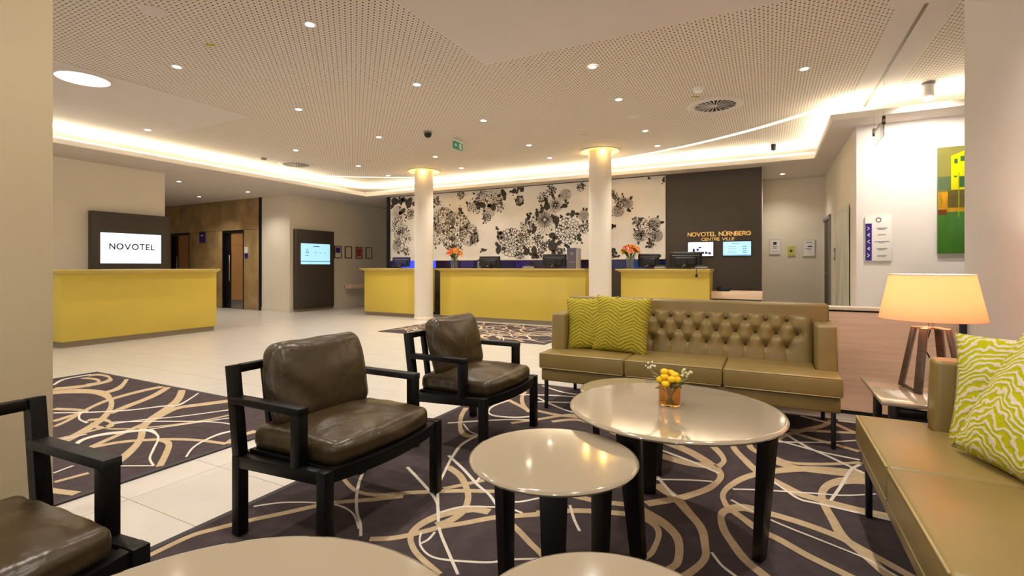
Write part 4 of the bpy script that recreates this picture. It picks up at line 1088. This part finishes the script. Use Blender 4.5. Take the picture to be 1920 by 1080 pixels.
LEFT_LINES=[
('T',[(-5.79,2.01,.16),(-5.74,2.08,.16),(-5.63,2.19,.16),(-5.38,2.27,.104),(-5.05,2.21,.044),(-4.77,2.1,.036),(-4.48,1.93,.05),(-4.3,1.78,.066),(-4.14,1.61,.075),(-4.04,1.47,.084)]),
('T',[(-4.8,2.67,.057),(-4.5,2.47,.063),(-4.28,2.27,.082),(-4.09,2.06,.075),(-3.94,1.93,.047),(-3.69,1.79,.04),(-3.52,1.66,.052),(-3.38,1.52,.065),(-3.31,1.41,.07)]),
('T',[(-5.03,2.67,.062),(-4.8,2.42,.07),(-4.65,2.17,.074),(-4.53,1.98,.068)]),
('T',[(-5.76,2.67,.036),(-5.53,2.53,.043),(-5.36,2.39,.082),(-5.32,2.25,.122)]),
('T',[(-5.9,2.14,.132),(-5.79,2.31,.136),(-5.81,2.51,.087),(-5.98,2.62,.024),(-6.22,2.65,.078),(-6.3,2.59,.138)]),
('T',[(-6.22,2.49,.064),(-6.04,2.52,.045),(-5.87,2.48,.028),(-5.83,2.38,.085)]),
('W',[(-6.09,2.21,.021),(-6.31,2.38,.041),(-6.33,2.61,.061)]),
('T',[(-4.51,1.64,.04),(-4.61,1.76,.038),(-4.87,2.01,.044),(-5.01,2.21,.067),(-5.09,2.47,.088),(-5.1,2.66,.098)]),
('T',[(-4.67,1.69,.061),(-4.72,1.81,.062),(-4.78,1.9,.029),(-4.87,1.92,.051),(-5.08,1.84,.065)]),
('T',[(-4.04,2.66,.106),(-4.13,2.5,.102),(-4.22,2.3,.083),(-4.07,2.07,.051),(-3.94,1.83,.05),(-3.8,1.57,.046)]),
('W',[(-4.94,1.79,.03),(-4.72,1.92,.031),(-4.5,2.1,.034),(-4.38,2.29,.037),(-4.3,2.35,.033),(-4.4,2.5,.019),(-4.55,2.67,.017)]),
('W',[(-4.74,1.93,.073),(-4.75,1.89,.022),(-4.57,1.81,.013),(-4.4,1.79,.02)]),
('T',[(-4.48,1.82,.08),(-4.41,1.88,.053),(-4.25,1.87,.02),(-4.17,1.81,.074),(-4.23,1.78,.036),(-4.38,1.81,.022)]),
('W',[(-4.26,1.88,.023),(-4.09,1.99,.022),(-3.74,2.17,.021),(-3.54,2.24,.017),(-3.38,2.25,.016)]),
('W',[(-4.21,1.86,.024),(-4.13,2.01,.024),(-3.96,2.2,.024),(-3.78,2.51,.026)]),
('T',[(-4.12,1.79,.025),(-3.99,1.86,.029),(-3.82,2.03,.032),(-3.7,2.24,.034),(-3.66,2.43,.034)]),
('W',[(-3.86,1.89,.022),(-3.75,2.08,.021),(-3.57,2.38,.023)]),
('W',[(-3.88,1.5,.023),(-4.0,1.6,.038),(-4.01,1.71,.062),(-3.94,1.8,.059),(-3.84,1.9,.046),(-3.71,1.89,.019),(-3.58,1.84,.013),(-3.4,1.72,.014),(-3.26,1.63,.012),(-3.12,1.58,.013)]),
('W',[(-3.29,1.49,.015),(-3.12,1.58,.015)]),
('T',[(-3.79,1.52,.054),(-3.77,1.61,.056),(-3.71,1.72,.053),(-3.54,1.85,.046),(-3.34,1.94,.039),(-3.09,1.99,.034)]),
('T',[(-3.54,1.84,.052),(-3.42,1.82,.036),(-3.26,1.72,.037),(-3.08,1.59,.038)]),
('T',[(-3.09,1.99,.042),(-3.15,2.11,.055),(-3.15,2.24,.067)]),
('W',[(-3.09,1.74,.011),(-3.21,1.85,.015),(-3.28,1.97,.022),(-3.31,2.1,.034),(-3.27,2.2,.038)]),
('T',[(-4.17,1.51,.039),(-4.16,1.66,.041),(-4.17,1.8,.043)]),
('W',[(-4.14,1.5,.021),(-4.11,1.67,.021)]),
('W',[(-3.5,1.27,.017),(-3.53,1.37,.017)]),
('T',[(-3.35,1.22,.035),(-3.33,1.36,.038)]),
('T',[(-3.3,1.16,.046),(-3.23,1.17,.046),(-3.08,1.21,.044)]),
]

RZ = 0.008
def rug(x0, x1, y0, y1, lines, lab, extra=0, seed=1):
    t = empty('rug', ((x0 + x1) / 2, (y0 + y1) / 2, 0), label=lab, cat='rug', group='swirl pattern rugs')
    cx, cy = (x0 + x1) / 2, (y0 + y1) / 2
    hx, hy = (x1 - x0) / 2, (y1 - y0) / 2
    box('pile', -hx, hx, -hy, hy, 0.0, RZ, CARPET, t)
    b = 0.035
    box('binding', -hx, -hx + b, -hy, hy, RZ - .001, RZ + .0012, CARPET_EDGE, t)
    box('binding', hx - b, hx, -hy, hy, RZ - .001, RZ + .0012, CARPET_EDGE, t)
    box('binding', -hx + b, hx - b, -hy, -hy + b, RZ - .001, RZ + .0012, CARPET_EDGE, t)
    box('binding', -hx + b, hx - b, hy - b, hy, RZ - .001, RZ + .0012, CARPET_EDGE, t)
    bT, bW = bmesh.new(), bmesh.new()
    clip = (-hx + b, hx - b, -hy + b, hy - b)
    cnt = [0]
    def lay(k, pts):
        c = catmull(pts, 8)
        cnt[0] += 1
        zz = RZ + (.0006 if k == 'T' else .0011) + cnt[0] * .00003
        ribbon(bT if k == 'T' else bW, [(p[0] - cx, p[1] - cy) for p in c], [max(.004, p[2]) for p in c], lambda x, y: (x, y, zz), clip)
    for k, pts in lines:
        for rev in (False, True):
            q = pts[::-1] if rev else list(pts)
            e, p = q[-1], q[-2]
            if e[0] > 0.12 and e[1] < 3.0 and x1 > 0:      # lines that run on under the side sofa
                dx, dy = e[0] - p[0], e[1] - p[1]; l = math.hypot(dx, dy)
                if dx > 0 or e[1] < 1.6: q = q + [(e[0] + dx / l * .22, e[1] + dy / l * .22, e[2]), (e[0] + dx / l * .45, e[1] + dy / l * .45, e[2])]
            pts = q[::-1] if rev else q
        lay(k, pts)
    rr = random.Random(seed)
    for i in range(extra):
        ex, ey = rr.uniform(x0, x1), rr.uniform(y0, y1 if not lines else y0 + 1.2)
        a, b_, ph, st = rr.uniform(.25, .7), rr.uniform(.2, .5), rr.uniform(0, PI), rr.uniform(0, 2 * PI)
        k = 'T' if i % 5 < 3 else 'W'
        wmax = rr.uniform(.03, .07) if k == 'T' else .016
        pts = []
        for j in range(14):
            u = st + j * 0.36
            px, py = a * math.cos(u), b_ * math.sin(u) * (1 + .15 * math.sin(2 * u))
            wv = wmax * (0.35 + 0.65 * math.sin(PI * j / 13)) if k == 'T' else wmax
            pts.append((ex + px * math.cos(ph) - py * math.sin(ph), ey + px * math.sin(ph) + py * math.cos(ph), wv))
        lay(k, pts)
    finish(bT, 'tan_swirl_pattern', CTAN, t)['kind'] = 'stuff'; finish(bW, 'cream_line_pattern', CWHITE, t)['kind'] = 'stuff'
    return t
rug(-2.23, 1.20, -1.6, 4.40, MAIN_LINES, 'dark plum rug with tan swirls under the sofas and coffee tables', 14, 4)
rug(-6.45, -3.03, -0.6, 2.71, LEFT_LINES, 'dark rug with tan swirls on the open floor behind the near chairs', 8, 9)
rug(-6.08, -2.90, 6.66, 8.62, [], 'dark swirl rug in front of the long reception desk', 46, 21)

# ================================================================== armchairs (face +X)
def make_chair():
    t = empty('armchair', (0, 0, 0))
    B = BLACKWOOD
    for s in (-1, 1):
        y = s * 0.352
        bar('front_leg', (0.268, y, 0), (0.268, y, 0.36), 0.046, 0.046, B, t, up=(1, 0, 0))
        bar('rear_leg', (-0.238, y, 0), (-0.238, y, 0.335), 0.046, 0.046, B, t, up=(1, 0, 0))
        bar('rear_post', (-0.238, y, 0.335), (-0.288, y, 0.712), 0.044, 0.046, B, t, up=(1, 0, 0))
        bar('side_rail', (-0.215, y, 0.312), (0.245, y, 0.334), 0.044, 0.05, B, t)
        bar('arm_post', (0.125, y, 0.34), (0.125, y, 0.556), 0.044, 0.05, B, t, up=(1, 0, 0))
        bar('armrest', (-0.28, y, 0.568), (0.152, y, 0.568), 0.05, 0.03, WORN if s > 0 else B, t)
        bar('back_slat', (-0.232, s * 0.20, 0.33), (-0.288, s * 0.20, 0.69), 0.03, 0.03, B, t, up=(1, 0, 0))
    bar('top_rail', (-0.286, -0.325, 0.694), (-0.286, 0.325, 0.694), 0.036, 0.034, B, t)
    bar('rear_rail', (-0.232, -0.325, 0.315), (-0.232, 0.325, 0.315), 0.04, 0.05, B, t)
    # bowed front rail
    bm = bmesh.new(); n = 16; prev = None
    for i in range(n + 1):
        y = -0.325 + 0.65 * i / n; x = 0.262 + 0.045 * (1 - (y / 0.325) ** 2)
        q = [bm.verts.new(p) for p in ((x - .022, y, .308), (x + .022, y, .308), (x + .022, y, .358), (x - .022, y, .358))]
        if prev:
            for k in range(4): bm.faces.new((prev[k], prev[(k + 1) % 4], q[(k + 1) % 4], q[k]))
        else: bm.faces.new(q)
        prev = q
    bm.faces.new(prev[::-1]); finish(bm, 'front_rail', B, t, smooth=True, angle=40)
    box('seat_deck', -0.22, 0.25, -0.32, 0.32, 0.335, 0.352, B, t)
    bm = soft_box(0.50, 0.61, 0.088, 0.034, 30, puff=0.046, wr=0.014, wscale=6, seed=3)
    for v in bm.verts:
        if v.co.x > 0.1: v.co.x += 0.045 * (v.co.x - .1) / .165 * (1 - (v.co.y / .32) ** 2)
        v.co.z -= 0.012 * math.exp(-((v.co.x - .05) ** 2 + (v.co.y - .05) ** 2) / .012) if v.co.z > 0 else 0
        if v.co.z < -0.035: v.co.z = -0.044
    finish(bm, 'seat_cushion', DLEATHER, t, smooth=True, loc=(0.018, 0, 0.398))
    bm = soft_box(0.13, 0.53, 0.37, 0.05, 26, wr=0.013, wscale=5.0, seed=8, puff_side=0.018)
    for v in bm.verts:
        u, q = v.co.y / .265, v.co.z / .185
        v.co.x *= 0.86 + 0.26 * max(0, 1 - u * u) * max(0, 1 - q * q)
        v.co.y *= 1 - 0.05 * max(0, q)
        dg = (v.co.y * .8 + v.co.z * .9)
        if v.co.x > 0: v.co.x += .005 * math.sin(dg * 42) * max(0, -u) 
    finish(bm, 'back_cushion', DLEATHER, t, smooth=True, loc=(-0.162, 0.005, 0.612), rot=(0, R(-14), 0))
    return t
ch = make_chair()
CH = [(-1.762, 1.70, 0, 'armchair with dark leather cushions, middle of the three beside the coffee tables'),
      (-1.755, 2.865, 0, 'armchair with dark leather cushions nearest the tufted sofa'),
      (-1.815, 0.385, R(3), 'nearest dark leather armchair, cut off by the left edge of the picture')]
for i, (x, y, a, lab) in enumerate(CH):
    o = ch if i == 0 else copy_tree(ch)
    o.location = (x, y, RZ + .0042); o.rotation_euler = (0, 0, a)
    if i == 2:
        for c in o.children:
            if c.name.startswith('back_cushion'): c.location.y -= 0.10
    tag(o, lab, 'chair', 'black framed leather armchairs')

# ================================================================== sofas (local x along, y = 0 front, +y back)
SL = 2.045
def poly_slab(name, pts, z0, z1, m, parent, bevel):
    bm = bmesh.new()
    A = [bm.verts.new((x, y, z0)) for x, y in pts]; B = [bm.verts.new((x, y, z1)) for x, y in pts]
    n = len(pts)
    bm.faces.new(A[::-1]); bm.faces.new(B)
    for i in range(n): bm.faces.new((A[i], A[(i + 1) % n], B[(i + 1) % n], B[i]))
    bmesh.ops.recalc_face_normals(bm, faces=bm.faces[:])
    bmesh.ops.bevel(bm, geom=bm.edges[:], offset=bevel, segments=4, affect='EDGES', profile=0.5)
    return finish(bm, name, m, parent, smooth=True, angle=50)
def make_sofa():
    t = empty('sofa', (0, 0, 0))
    h = SL / 2
    box('base', -h + .012, h - .012, 0.025, 0.76, 0.222, 0.322, LEATHER, t, bevel=0.014, seg=3)
    for sx in (-1, 1):
        for y in (0.045, 0.715):
            bar('leg', (sx * (h - .05), y, 0), (sx * (h - .05), y, 0.225), 0.026, 0.026, BLACK, t, up=(1, 0, 0))
    a = 0.125; c1, c2 = -0.335, 0.335; zf, zt = 0.322, 0.447
    shapes = [[(-h, 0), (c1 - .003, 0), (c1 - .003, .53), (-h + a, .53), (-h + a, .26), (-h, .25)],
              [(c1, 0), (c2, 0), (c2, .53), (c1, .53)],
              [(c2 + .003, 0), (h, 0), (h, .25), (h - a, .26), (h - a, .53), (c2 + .003, .53)]]
    for s in shapes:
        c = poly_slab('seat_cushion', s, zf, zt, LEATHER, t, 0.018)
        xa, xb = min(p[0] for p in s), max(p[0] for p in s)
        for zz in (zt - .006, zf + .006):
            bm = bmesh.new(); tube(bm, [(xa + .012, 0.004, zz), ((xa + xb) / 2, 0.004, zz), (xb - .012, 0.004, zz)], 0.0045, 6); finish(bm, 'piping', PIPING, c, smooth=True)
    for sx in (-1, 1):
        bm = bmesh.new()
        pr = [(0.26, .322), (0.27, .738), (0.76, .738), (0.76, .322)]
        x0, x1 = (sx * h, sx * (h - a + .003))
        A = [bm.verts.new((x0, y, z)) for y, z in pr]; B = [bm.verts.new((x1, y, z)) for y, z in pr]
        bm.faces.new(A); bm.faces.new(B[::-1])
        for i in range(4): bm.faces.new((A[i], A[(i + 1) % 4], B[(i + 1) % 4], B[i]))
        bmesh.ops.recalc_face_normals(bm, faces=bm.faces[:])
        bmesh.ops.bevel(bm, geom=bm.edges[:], offset=0.018, segments=4, affect='EDGES', profile=0.5)
        ar = finish(bm, 'arm', LEATHER, t, smooth=True, angle=50)
        bm = bmesh.new(); xx = sx * (h - .006)
        tube(bm, [(xx, .267, .46), (xx, .272, .728), (xx, .283, .735), (xx, .74, .735)], 0.004, 6); finish(bm, 'piping', PIPING, ar, smooth=True)
    box('back_shell', -h + .02, h - .02, 0.60, 0.775, 0.225, 0.862, LEATHER, t, bevel=0.022, seg=4)
    # tufted back pad
    W_ = h - a - .002; zb, ztp = 0.43, 0.79; sp = 0.139
    rows = (0.735, 0.638, 0.542)
    btn = []
    for r, z in enumerate(rows):
        off = 0 if r % 2 == 0 else sp / 2
        x = -W_ + .10 + off - (0.0 if r % 2 == 0 else sp)
        while x < W_ - .04:
            if x > -W_ + .04: btn.append((x, z, r))
            x += sp
    segs = []
    for i, (x, z, r) in enumerate(btn):
        for (x2, z2, r2) in btn:
            if r2 == r + 1 and abs(x2 - x) < sp * .6: segs.append((x, z, x2, z2))
        if r == 0: segs.append((x, z, x, ztp))
        if r == 2: segs.append((x, z, x, zb))
    bm = bmesh.new(); nx, nz = 190, 40; grid = []
    import bisect
    for j in range(nz + 1):
        z = zb + (ztp - zb) * j / nz; row = []
        for i in range(nx + 1):
            x = -W_ + 2 * W_ * i / nx
            dmin = min(((x - b[0]) ** 2 + (z - b[1]) ** 2) for b in btn if abs(b[0] - x) < .16) ** .5
            dep = 0.034 * math.exp(-(dmin / .034) ** 2)
            dl = 9
            for (xa, za, xb2, zb2) in segs:
                if abs((xa + xb2) / 2 - x) > .1: continue
                vx, vz = xb2 - xa, zb2 - za; q = max(0, min(1, ((x - xa) * vx + (z - za) * vz) / (vx * vx + vz * vz)))
                dl = min(dl, math.hypot(x - xa - vx * q, z - za - vz * q))
            dep += 0.012 * math.exp(-(dl / .010) ** 1.4)
            ez = min(z - zb, ztp - z); ex = W_ - abs(x)
            rnd_ = 0.05 * math.exp(-(max(0, ztp - z) / .022)) + 0.035 * math.exp(-ex / .015)
            y = 0.515 + 0.05 * (z - zb) / (ztp - zb) + dep + rnd_
            row.append(bm.verts.new((x, y, z)))
        grid.append(row)
    for j in range(nz):
        for i in range(nx): bm.faces.new((grid[j][i], grid[j][i + 1], grid[j + 1][i + 1], grid[j + 1][i]))
    pad = finish(bm, 'tufted_back', LEATHER, t, smooth=True)
    bme = None
    for (x, z, r) in btn:
        if bme is None:
            bm = bmesh.new(); bmesh.ops.create_uvsphere(bm, u_segments=10, v_segments=6, radius=0.011, matrix=Matrix.Diagonal((1, .6, 1, 1)))
            o = finish(bm, 'button', DLEATHER, pad, smooth=True); bme = o
        else:
            o = bme.copy(); COL.objects.link(o); o.parent = pad
        o.location = (x, 0.515 + 0.05 * (z - zb) / (ztp - zb) + 0.036, z)
    return t
sf = make_sofa()
sf.location = (-0.61, 3.625, RZ + .0042)
tag(sf, 'olive leather sofa with button-tufted back in front of the oak partition', 'sofa', 'olive leather sofas')
s2 = copy_tree(sf); s2.location = (0.362, 1.775, RZ + .0042); s2.rotation_euler = (0, 0, R(-90))
tag(s2, 'olive leather sofa running along the right edge of the picture', 'sofa', 'olive leather sofas')

# ================================================================== cushions
def pillow(m, S, T, loc, rz, lean, lab, seed, roll=0.0):
    o = finish(pillow_mesh(S, T, 20, seed), 'throw_pillow', m, None, smooth=True)
    o.matrix_world = Matrix.Translation(loc) @ Matrix.Rotation(rz, 4, 'Z') @ Matrix.Rotation(lean, 4, 'X') @ Matrix.Rotation(roll, 4, 'Y')
    return tag(o, lab, 'pillow', 'lime throw pillows')
pillow(PILLOW_A, 0.47, 0.15, (-1.06, 3.985, 0.672), R(-4), R(-12), 'lime herringbone pillow in front of the other at the left of the tufted sofa', 1, R(2))
pillow(PILLOW_A, 0.45, 0.14, (-1.31, 4.02, 0.668), R(8), R(-10), 'lime herringbone pillow half hidden behind another, against the sofa arm', 2, R(-3))
pillow(PILLOW_B, 0.46, 0.14, (0.845, 2.48, 0.665), R(-38), R(-16), 'lime zebra pillow leaning in the far corner of the right sofa', 3, R(-3))
pillow(PILLOW_B, 0.50, 0.17, (0.81, 2.20, 0.675), R(-66), R(-26), 'large lime zebra pillow at the right picture edge', 4, R(6))

# ================================================================== coffee tables
def table(cx, cy, r, z, legs, lab, wide=0.085, thin=0.042):
    t = empty('coffee_table', (cx, cy, RZ + .0042), label=lab, cat='table', group='round beige coffee tables')
    z -= RZ
    turned('table_top', [(0, z), (r - .03, z), (r - .014, z), (r - .0135, z), (r - .004, z - .003), (r, z - .009), (r - .004, z - .016), (r - .03, z - .026), (0, z - .026)], LACQUER, t, 96, angle=50)
    for (tx, ty, fx_, fy_) in legs:
        tx -= cx; ty -= cy; fx_ -= cx; fy_ -= cy
        rad = Vector((tx, ty, 0)).normalized()
        bm = bmesh.new(); beam(bm, (fx_, fy_, 0), (tx, ty, z - .026), wide * .68, thin * .8, up=rad, bevel=.003, a2=wide, b2=thin)
        l = finish(bm, 'leg', TABLE_LEG, t, smooth=True, angle=40)
        bar('support_arm', (rad.x * .02, rad.y * .02, z - .045), (tx * .9, ty * .9, z - .045), 0.04, 0.036, TABLE_LEG, t)
def ring_legs(cx, cy, r, ang, ins=0.85):
    return [(cx + r * math.cos(R(a)), cy + r * math.sin(R(a)), cx + r * ins * math.cos(R(a)), cy + r * ins * math.sin(R(a))) for a in ang]
table(-0.36, 2.19, 0.435, 0.55, [(0.0, 2.03, -0.03, 2.16), (-0.53, 2.56, -0.53, 2.53), (-0.47, 1.86, -0.45, 1.95)], 'large round beige coffee table carrying the amber vase')
table(-0.655, 1.575, 0.287, 0.50, ring_legs(-0.655, 1.575, 0.205, (-67, 53, 173), 0.95), 'small round beige table standing before the vase table')
table(-0.695, 2.92, 0.318, 0.42, ring_legs(-0.695, 2.92, 0.23, (193, 313, 73), 0.95), 'small round table tucked behind the vase table, only a sliver visible')
table(-0.715, 0.385, 0.435, 0.55, ring_legs(-0.715, 0.385, 0.36, (20, 140, 260), 0.92), 'large round beige table at the bottom edge of the picture')
table(-0.25, 0.85, 0.262, 0.50, ring_legs(-0.25, 0.85, 0.18, (-30, 90, 210), 0.95), 'small round table at the bottom edge, right of the large one')

# amber vase with yellow flowers
rr = random.Random(5)
t = empty('flower_vase', (-0.376, 2.212, 0.551), label='small amber glass vase with yellow flowers on the large coffee table', cat='vase')
turned('glass', [(0.0, 0.003), (0.044, 0.003), (0.0465, 0.008), (0.0465, 0.085), (0.0435, 0.085), (0.0435, 0.012), (0.0, 0.012)], AMBER, t, 32)
HEADS = [(-.022, .0, .142), (.022, -.004, .132), (-.02, -.012, .122), (.012, -.02, .116), (-.038, -.008, .108), (.034, -.012, .116), (-.012, -.03, .096), (0.0, .02, .135)]
bm = bmesh.new()
for h in HEADS: tube(bm, [(h[0] * -.4, h[1] * -.4, .014), (h[0] * .3, h[1] * .3, .07), (h[0], h[1], h[2] - .006)], .0022, 5)
finish(bm, 'stems', LEAF, t, smooth=True)
for h in HEADS:
    bm = bmesh.new(); bmesh.ops.create_icosphere(bm, subdivisions=3, radius=.0165, matrix=Matrix.Translation(h) @ Matrix.Diagonal((1.1, 1.1, .82, 1)))
    for v in bm.verts: v.co += (v.co - Vector(h)) * .16 * noise.noise(v.co * 260)
    finish(bm, 'yellow_bloom', FYEL, t, smooth=True)
def leaf(base_, tip, wd, m, nm='leaf'):
    b_, q = Vector(base_), Vector(tip); ax = q - b_; sd = ax.cross(Vector((0, 0, 1))).normalized()
    bm = bmesh.new(); prev = None
    for i in range(7):
        s = i / 6; ww = wd * math.sin(PI * (.06 + .93 * s)); c = b_ + ax * s + Vector((0, 0, .012 * math.sin(PI * s)))
        A = bm.verts.new(c + sd * ww); Cc = bm.verts.new(c - Vector((0, 0, ww * .3))); B = bm.verts.new(c - sd * ww)
        if prev: bm.faces.new((prev[0], A, Cc, prev[1])); bm.faces.new((prev[1], Cc, B, prev[2]))
        prev = (A, Cc, B)
    return finish(bm, nm, m, t, smooth=True)
for b_, q, wd in (((.01, 0, .07), (.085, -.02, .10), .014), ((.01, .01, .07), (.075, .03, .115), .014), ((-.01, 0, .07), (-.075, -.01, .092), .013), ((-.01, .01, .07), (-.08, .02, .115), .011),
                  ((.02, -.01, .07), (.055, -.045, .085), .013), ((0, -.01, .06), (.02, -.05, .078), .013), ((-.02, -.01, .06), (-.055, -.04, .072), .012), ((.0, .01, .08), (.05, .01, .135), .012), ((0, 0, .02), (.02, -.02, .08), .012), ((0, 0, .02), (-.02, -.01, .07), .012)):
    leaf(b_, q, wd, LEAF if rr.random() < .75 else LEAF2)
leaf((-.03, 0, .10), (-.085, -.005, .135), .007, LEAF2)
for c, n in (((-.085, 0, .165), 12), ((.072, -.005, .145), 16)):
    bm = bmesh.new(); tube(bm, [(c[0] * .15, 0, .05), (c[0] * .7, c[1], c[2] * .72), (c[0], c[1], c[2] - .012)], .0016, 5); finish(bm, 'sprig_stem', LEAF2, t, smooth=True)
    bm = bmesh.new()
    for k in range(n):
        p = Vector(c) + Vector((rr.uniform(-.02, .02), rr.uniform(-.015, .015), rr.uniform(-.014, .016)))
        bmesh.ops.create_icosphere(bm, subdivisions=1, radius=rr.uniform(.004, .0065), matrix=Matrix.Translation(p))
    finish(bm, 'cream_sprig', FCREAM if c[0] < 0 else mat('pale_green_petals', (214, 214, 160), 0.6), t, smooth=True)

# ================================================================== side table and lamp
t = empty('side_table', (0.79, 3.24, 0), label='low square beige side table under the lamp in the corner', cat='table')
box('table_top', -0.305, 0.33, -0.30, 0.30, 0.48, 0.50, LACQUER, t, bevel=0.004)
for sx, sy in ((-1, -1), (-1, 1), (1, -1), (1, 1)):
    bar('leg', (sx * .24, sy * .20, RZ + .0042), (sx * .24, sy * .20, .48), 0.03, 0.09, TABLE_LEG, t, up=(0, 1, 0))
bar('cross_rail', (-.24, -.2, .43), (.24, -.2, .43), .03, .04, TABLE_LEG, t); bar('cross_rail', (-.24, .2, .43), (.24, .2, .43), .03, .04, TABLE_LEG, t)
bar('diagonal_rail', (-.22, -.16, .45), (.22, .16, .45), .03, .036, CHROME, t)

t = empty('table_lamp', (0.757, 3.31, 0.501), label='table lamp with peach drum shade on four slanted wooden legs', cat='lamp')
feet = [(-.11, .074), (-.077, -.11), (.083, .11), (.113, -.07)]
zt = 0.325
for fx_, fy_ in feet:
    bar('leg', (fx_, fy_, 0.0), (fx_ * .55, fy_ * .55, zt), .036, .02, LAMPWOOD, t, up=(fx_, fy_, 0))
    bar('top_arm', (fx_ * .60, fy_ * .60, zt - .004), (0, 0, zt + .004), .03, .014, COPPER, t)
bar('foot_bar', (feet[0][0], feet[0][1], .008), (feet[1][0], feet[1][1], .008), .012, .014, LAMPWOOD, t); bar('foot_bar', (feet[2][0], feet[2][1], .008), (feet[3][0], feet[3][1], .008), .012, .014, LAMPWOOD, t)
turned('stem', [(0, zt), (.012, zt), (.012, zt + .12), (0, zt + .12)], CHROME, t, 16)
bm = bmesh.new(); tube(bm, catmull([(0.0, 0, zt), (-.012, -.02, zt - .03), (-.03, -.03, zt - .10), (-.01, -.03, zt - .16), (-.0, .0, .09), (.06, .08, .01)], 5), .0035, 6); finish(bm, 'cord', BLACK, t, smooth=True)
s0, s1 = 0.372, 0.605
sh = turned('lamp_shade', [(0.222, s0), (0.176, s1), (0.174, s1), (0.220, s0)], SHADE, t, 64, close=True)
turned('shade_rim', [(0.178, s1 - .004), (0.178, s1 + .002), (0.173, s1 + .002), (0.173, s1 - .004)], LEDGE, sh, 64, close=True)
bm = bmesh.new()
for a in range(3): an = a * 2 * PI / 3; tube(bm, [(0, 0, s1 - .03), (.174 * math.cos(an), .174 * math.sin(an), s1 - .01)], .003, 5)
finish(bm, 'shade_spider', CHROME, sh, smooth=True)
bm = bmesh.new(); bmesh.ops.create_uvsphere(bm, u_segments=16, v_segments=10, radius=.032, matrix=Matrix.Translation((0, 0, s0 + .10)))
finish(bm, 'bulb', emis('bulb_glass', (255, 206, 140), 5.0), t, smooth=True)
ld = bpy.data.lights.new('bulb_light', 'POINT'); ld.energy = 7.5; ld.color = (1.0, 0.79, 0.64); ld.shadow_soft_size = .034
lo = bpy.data.objects.new('bulb_light', ld); COL.objects.link(lo); lo.parent = t; lo.location = (0, 0, s0 + .145)
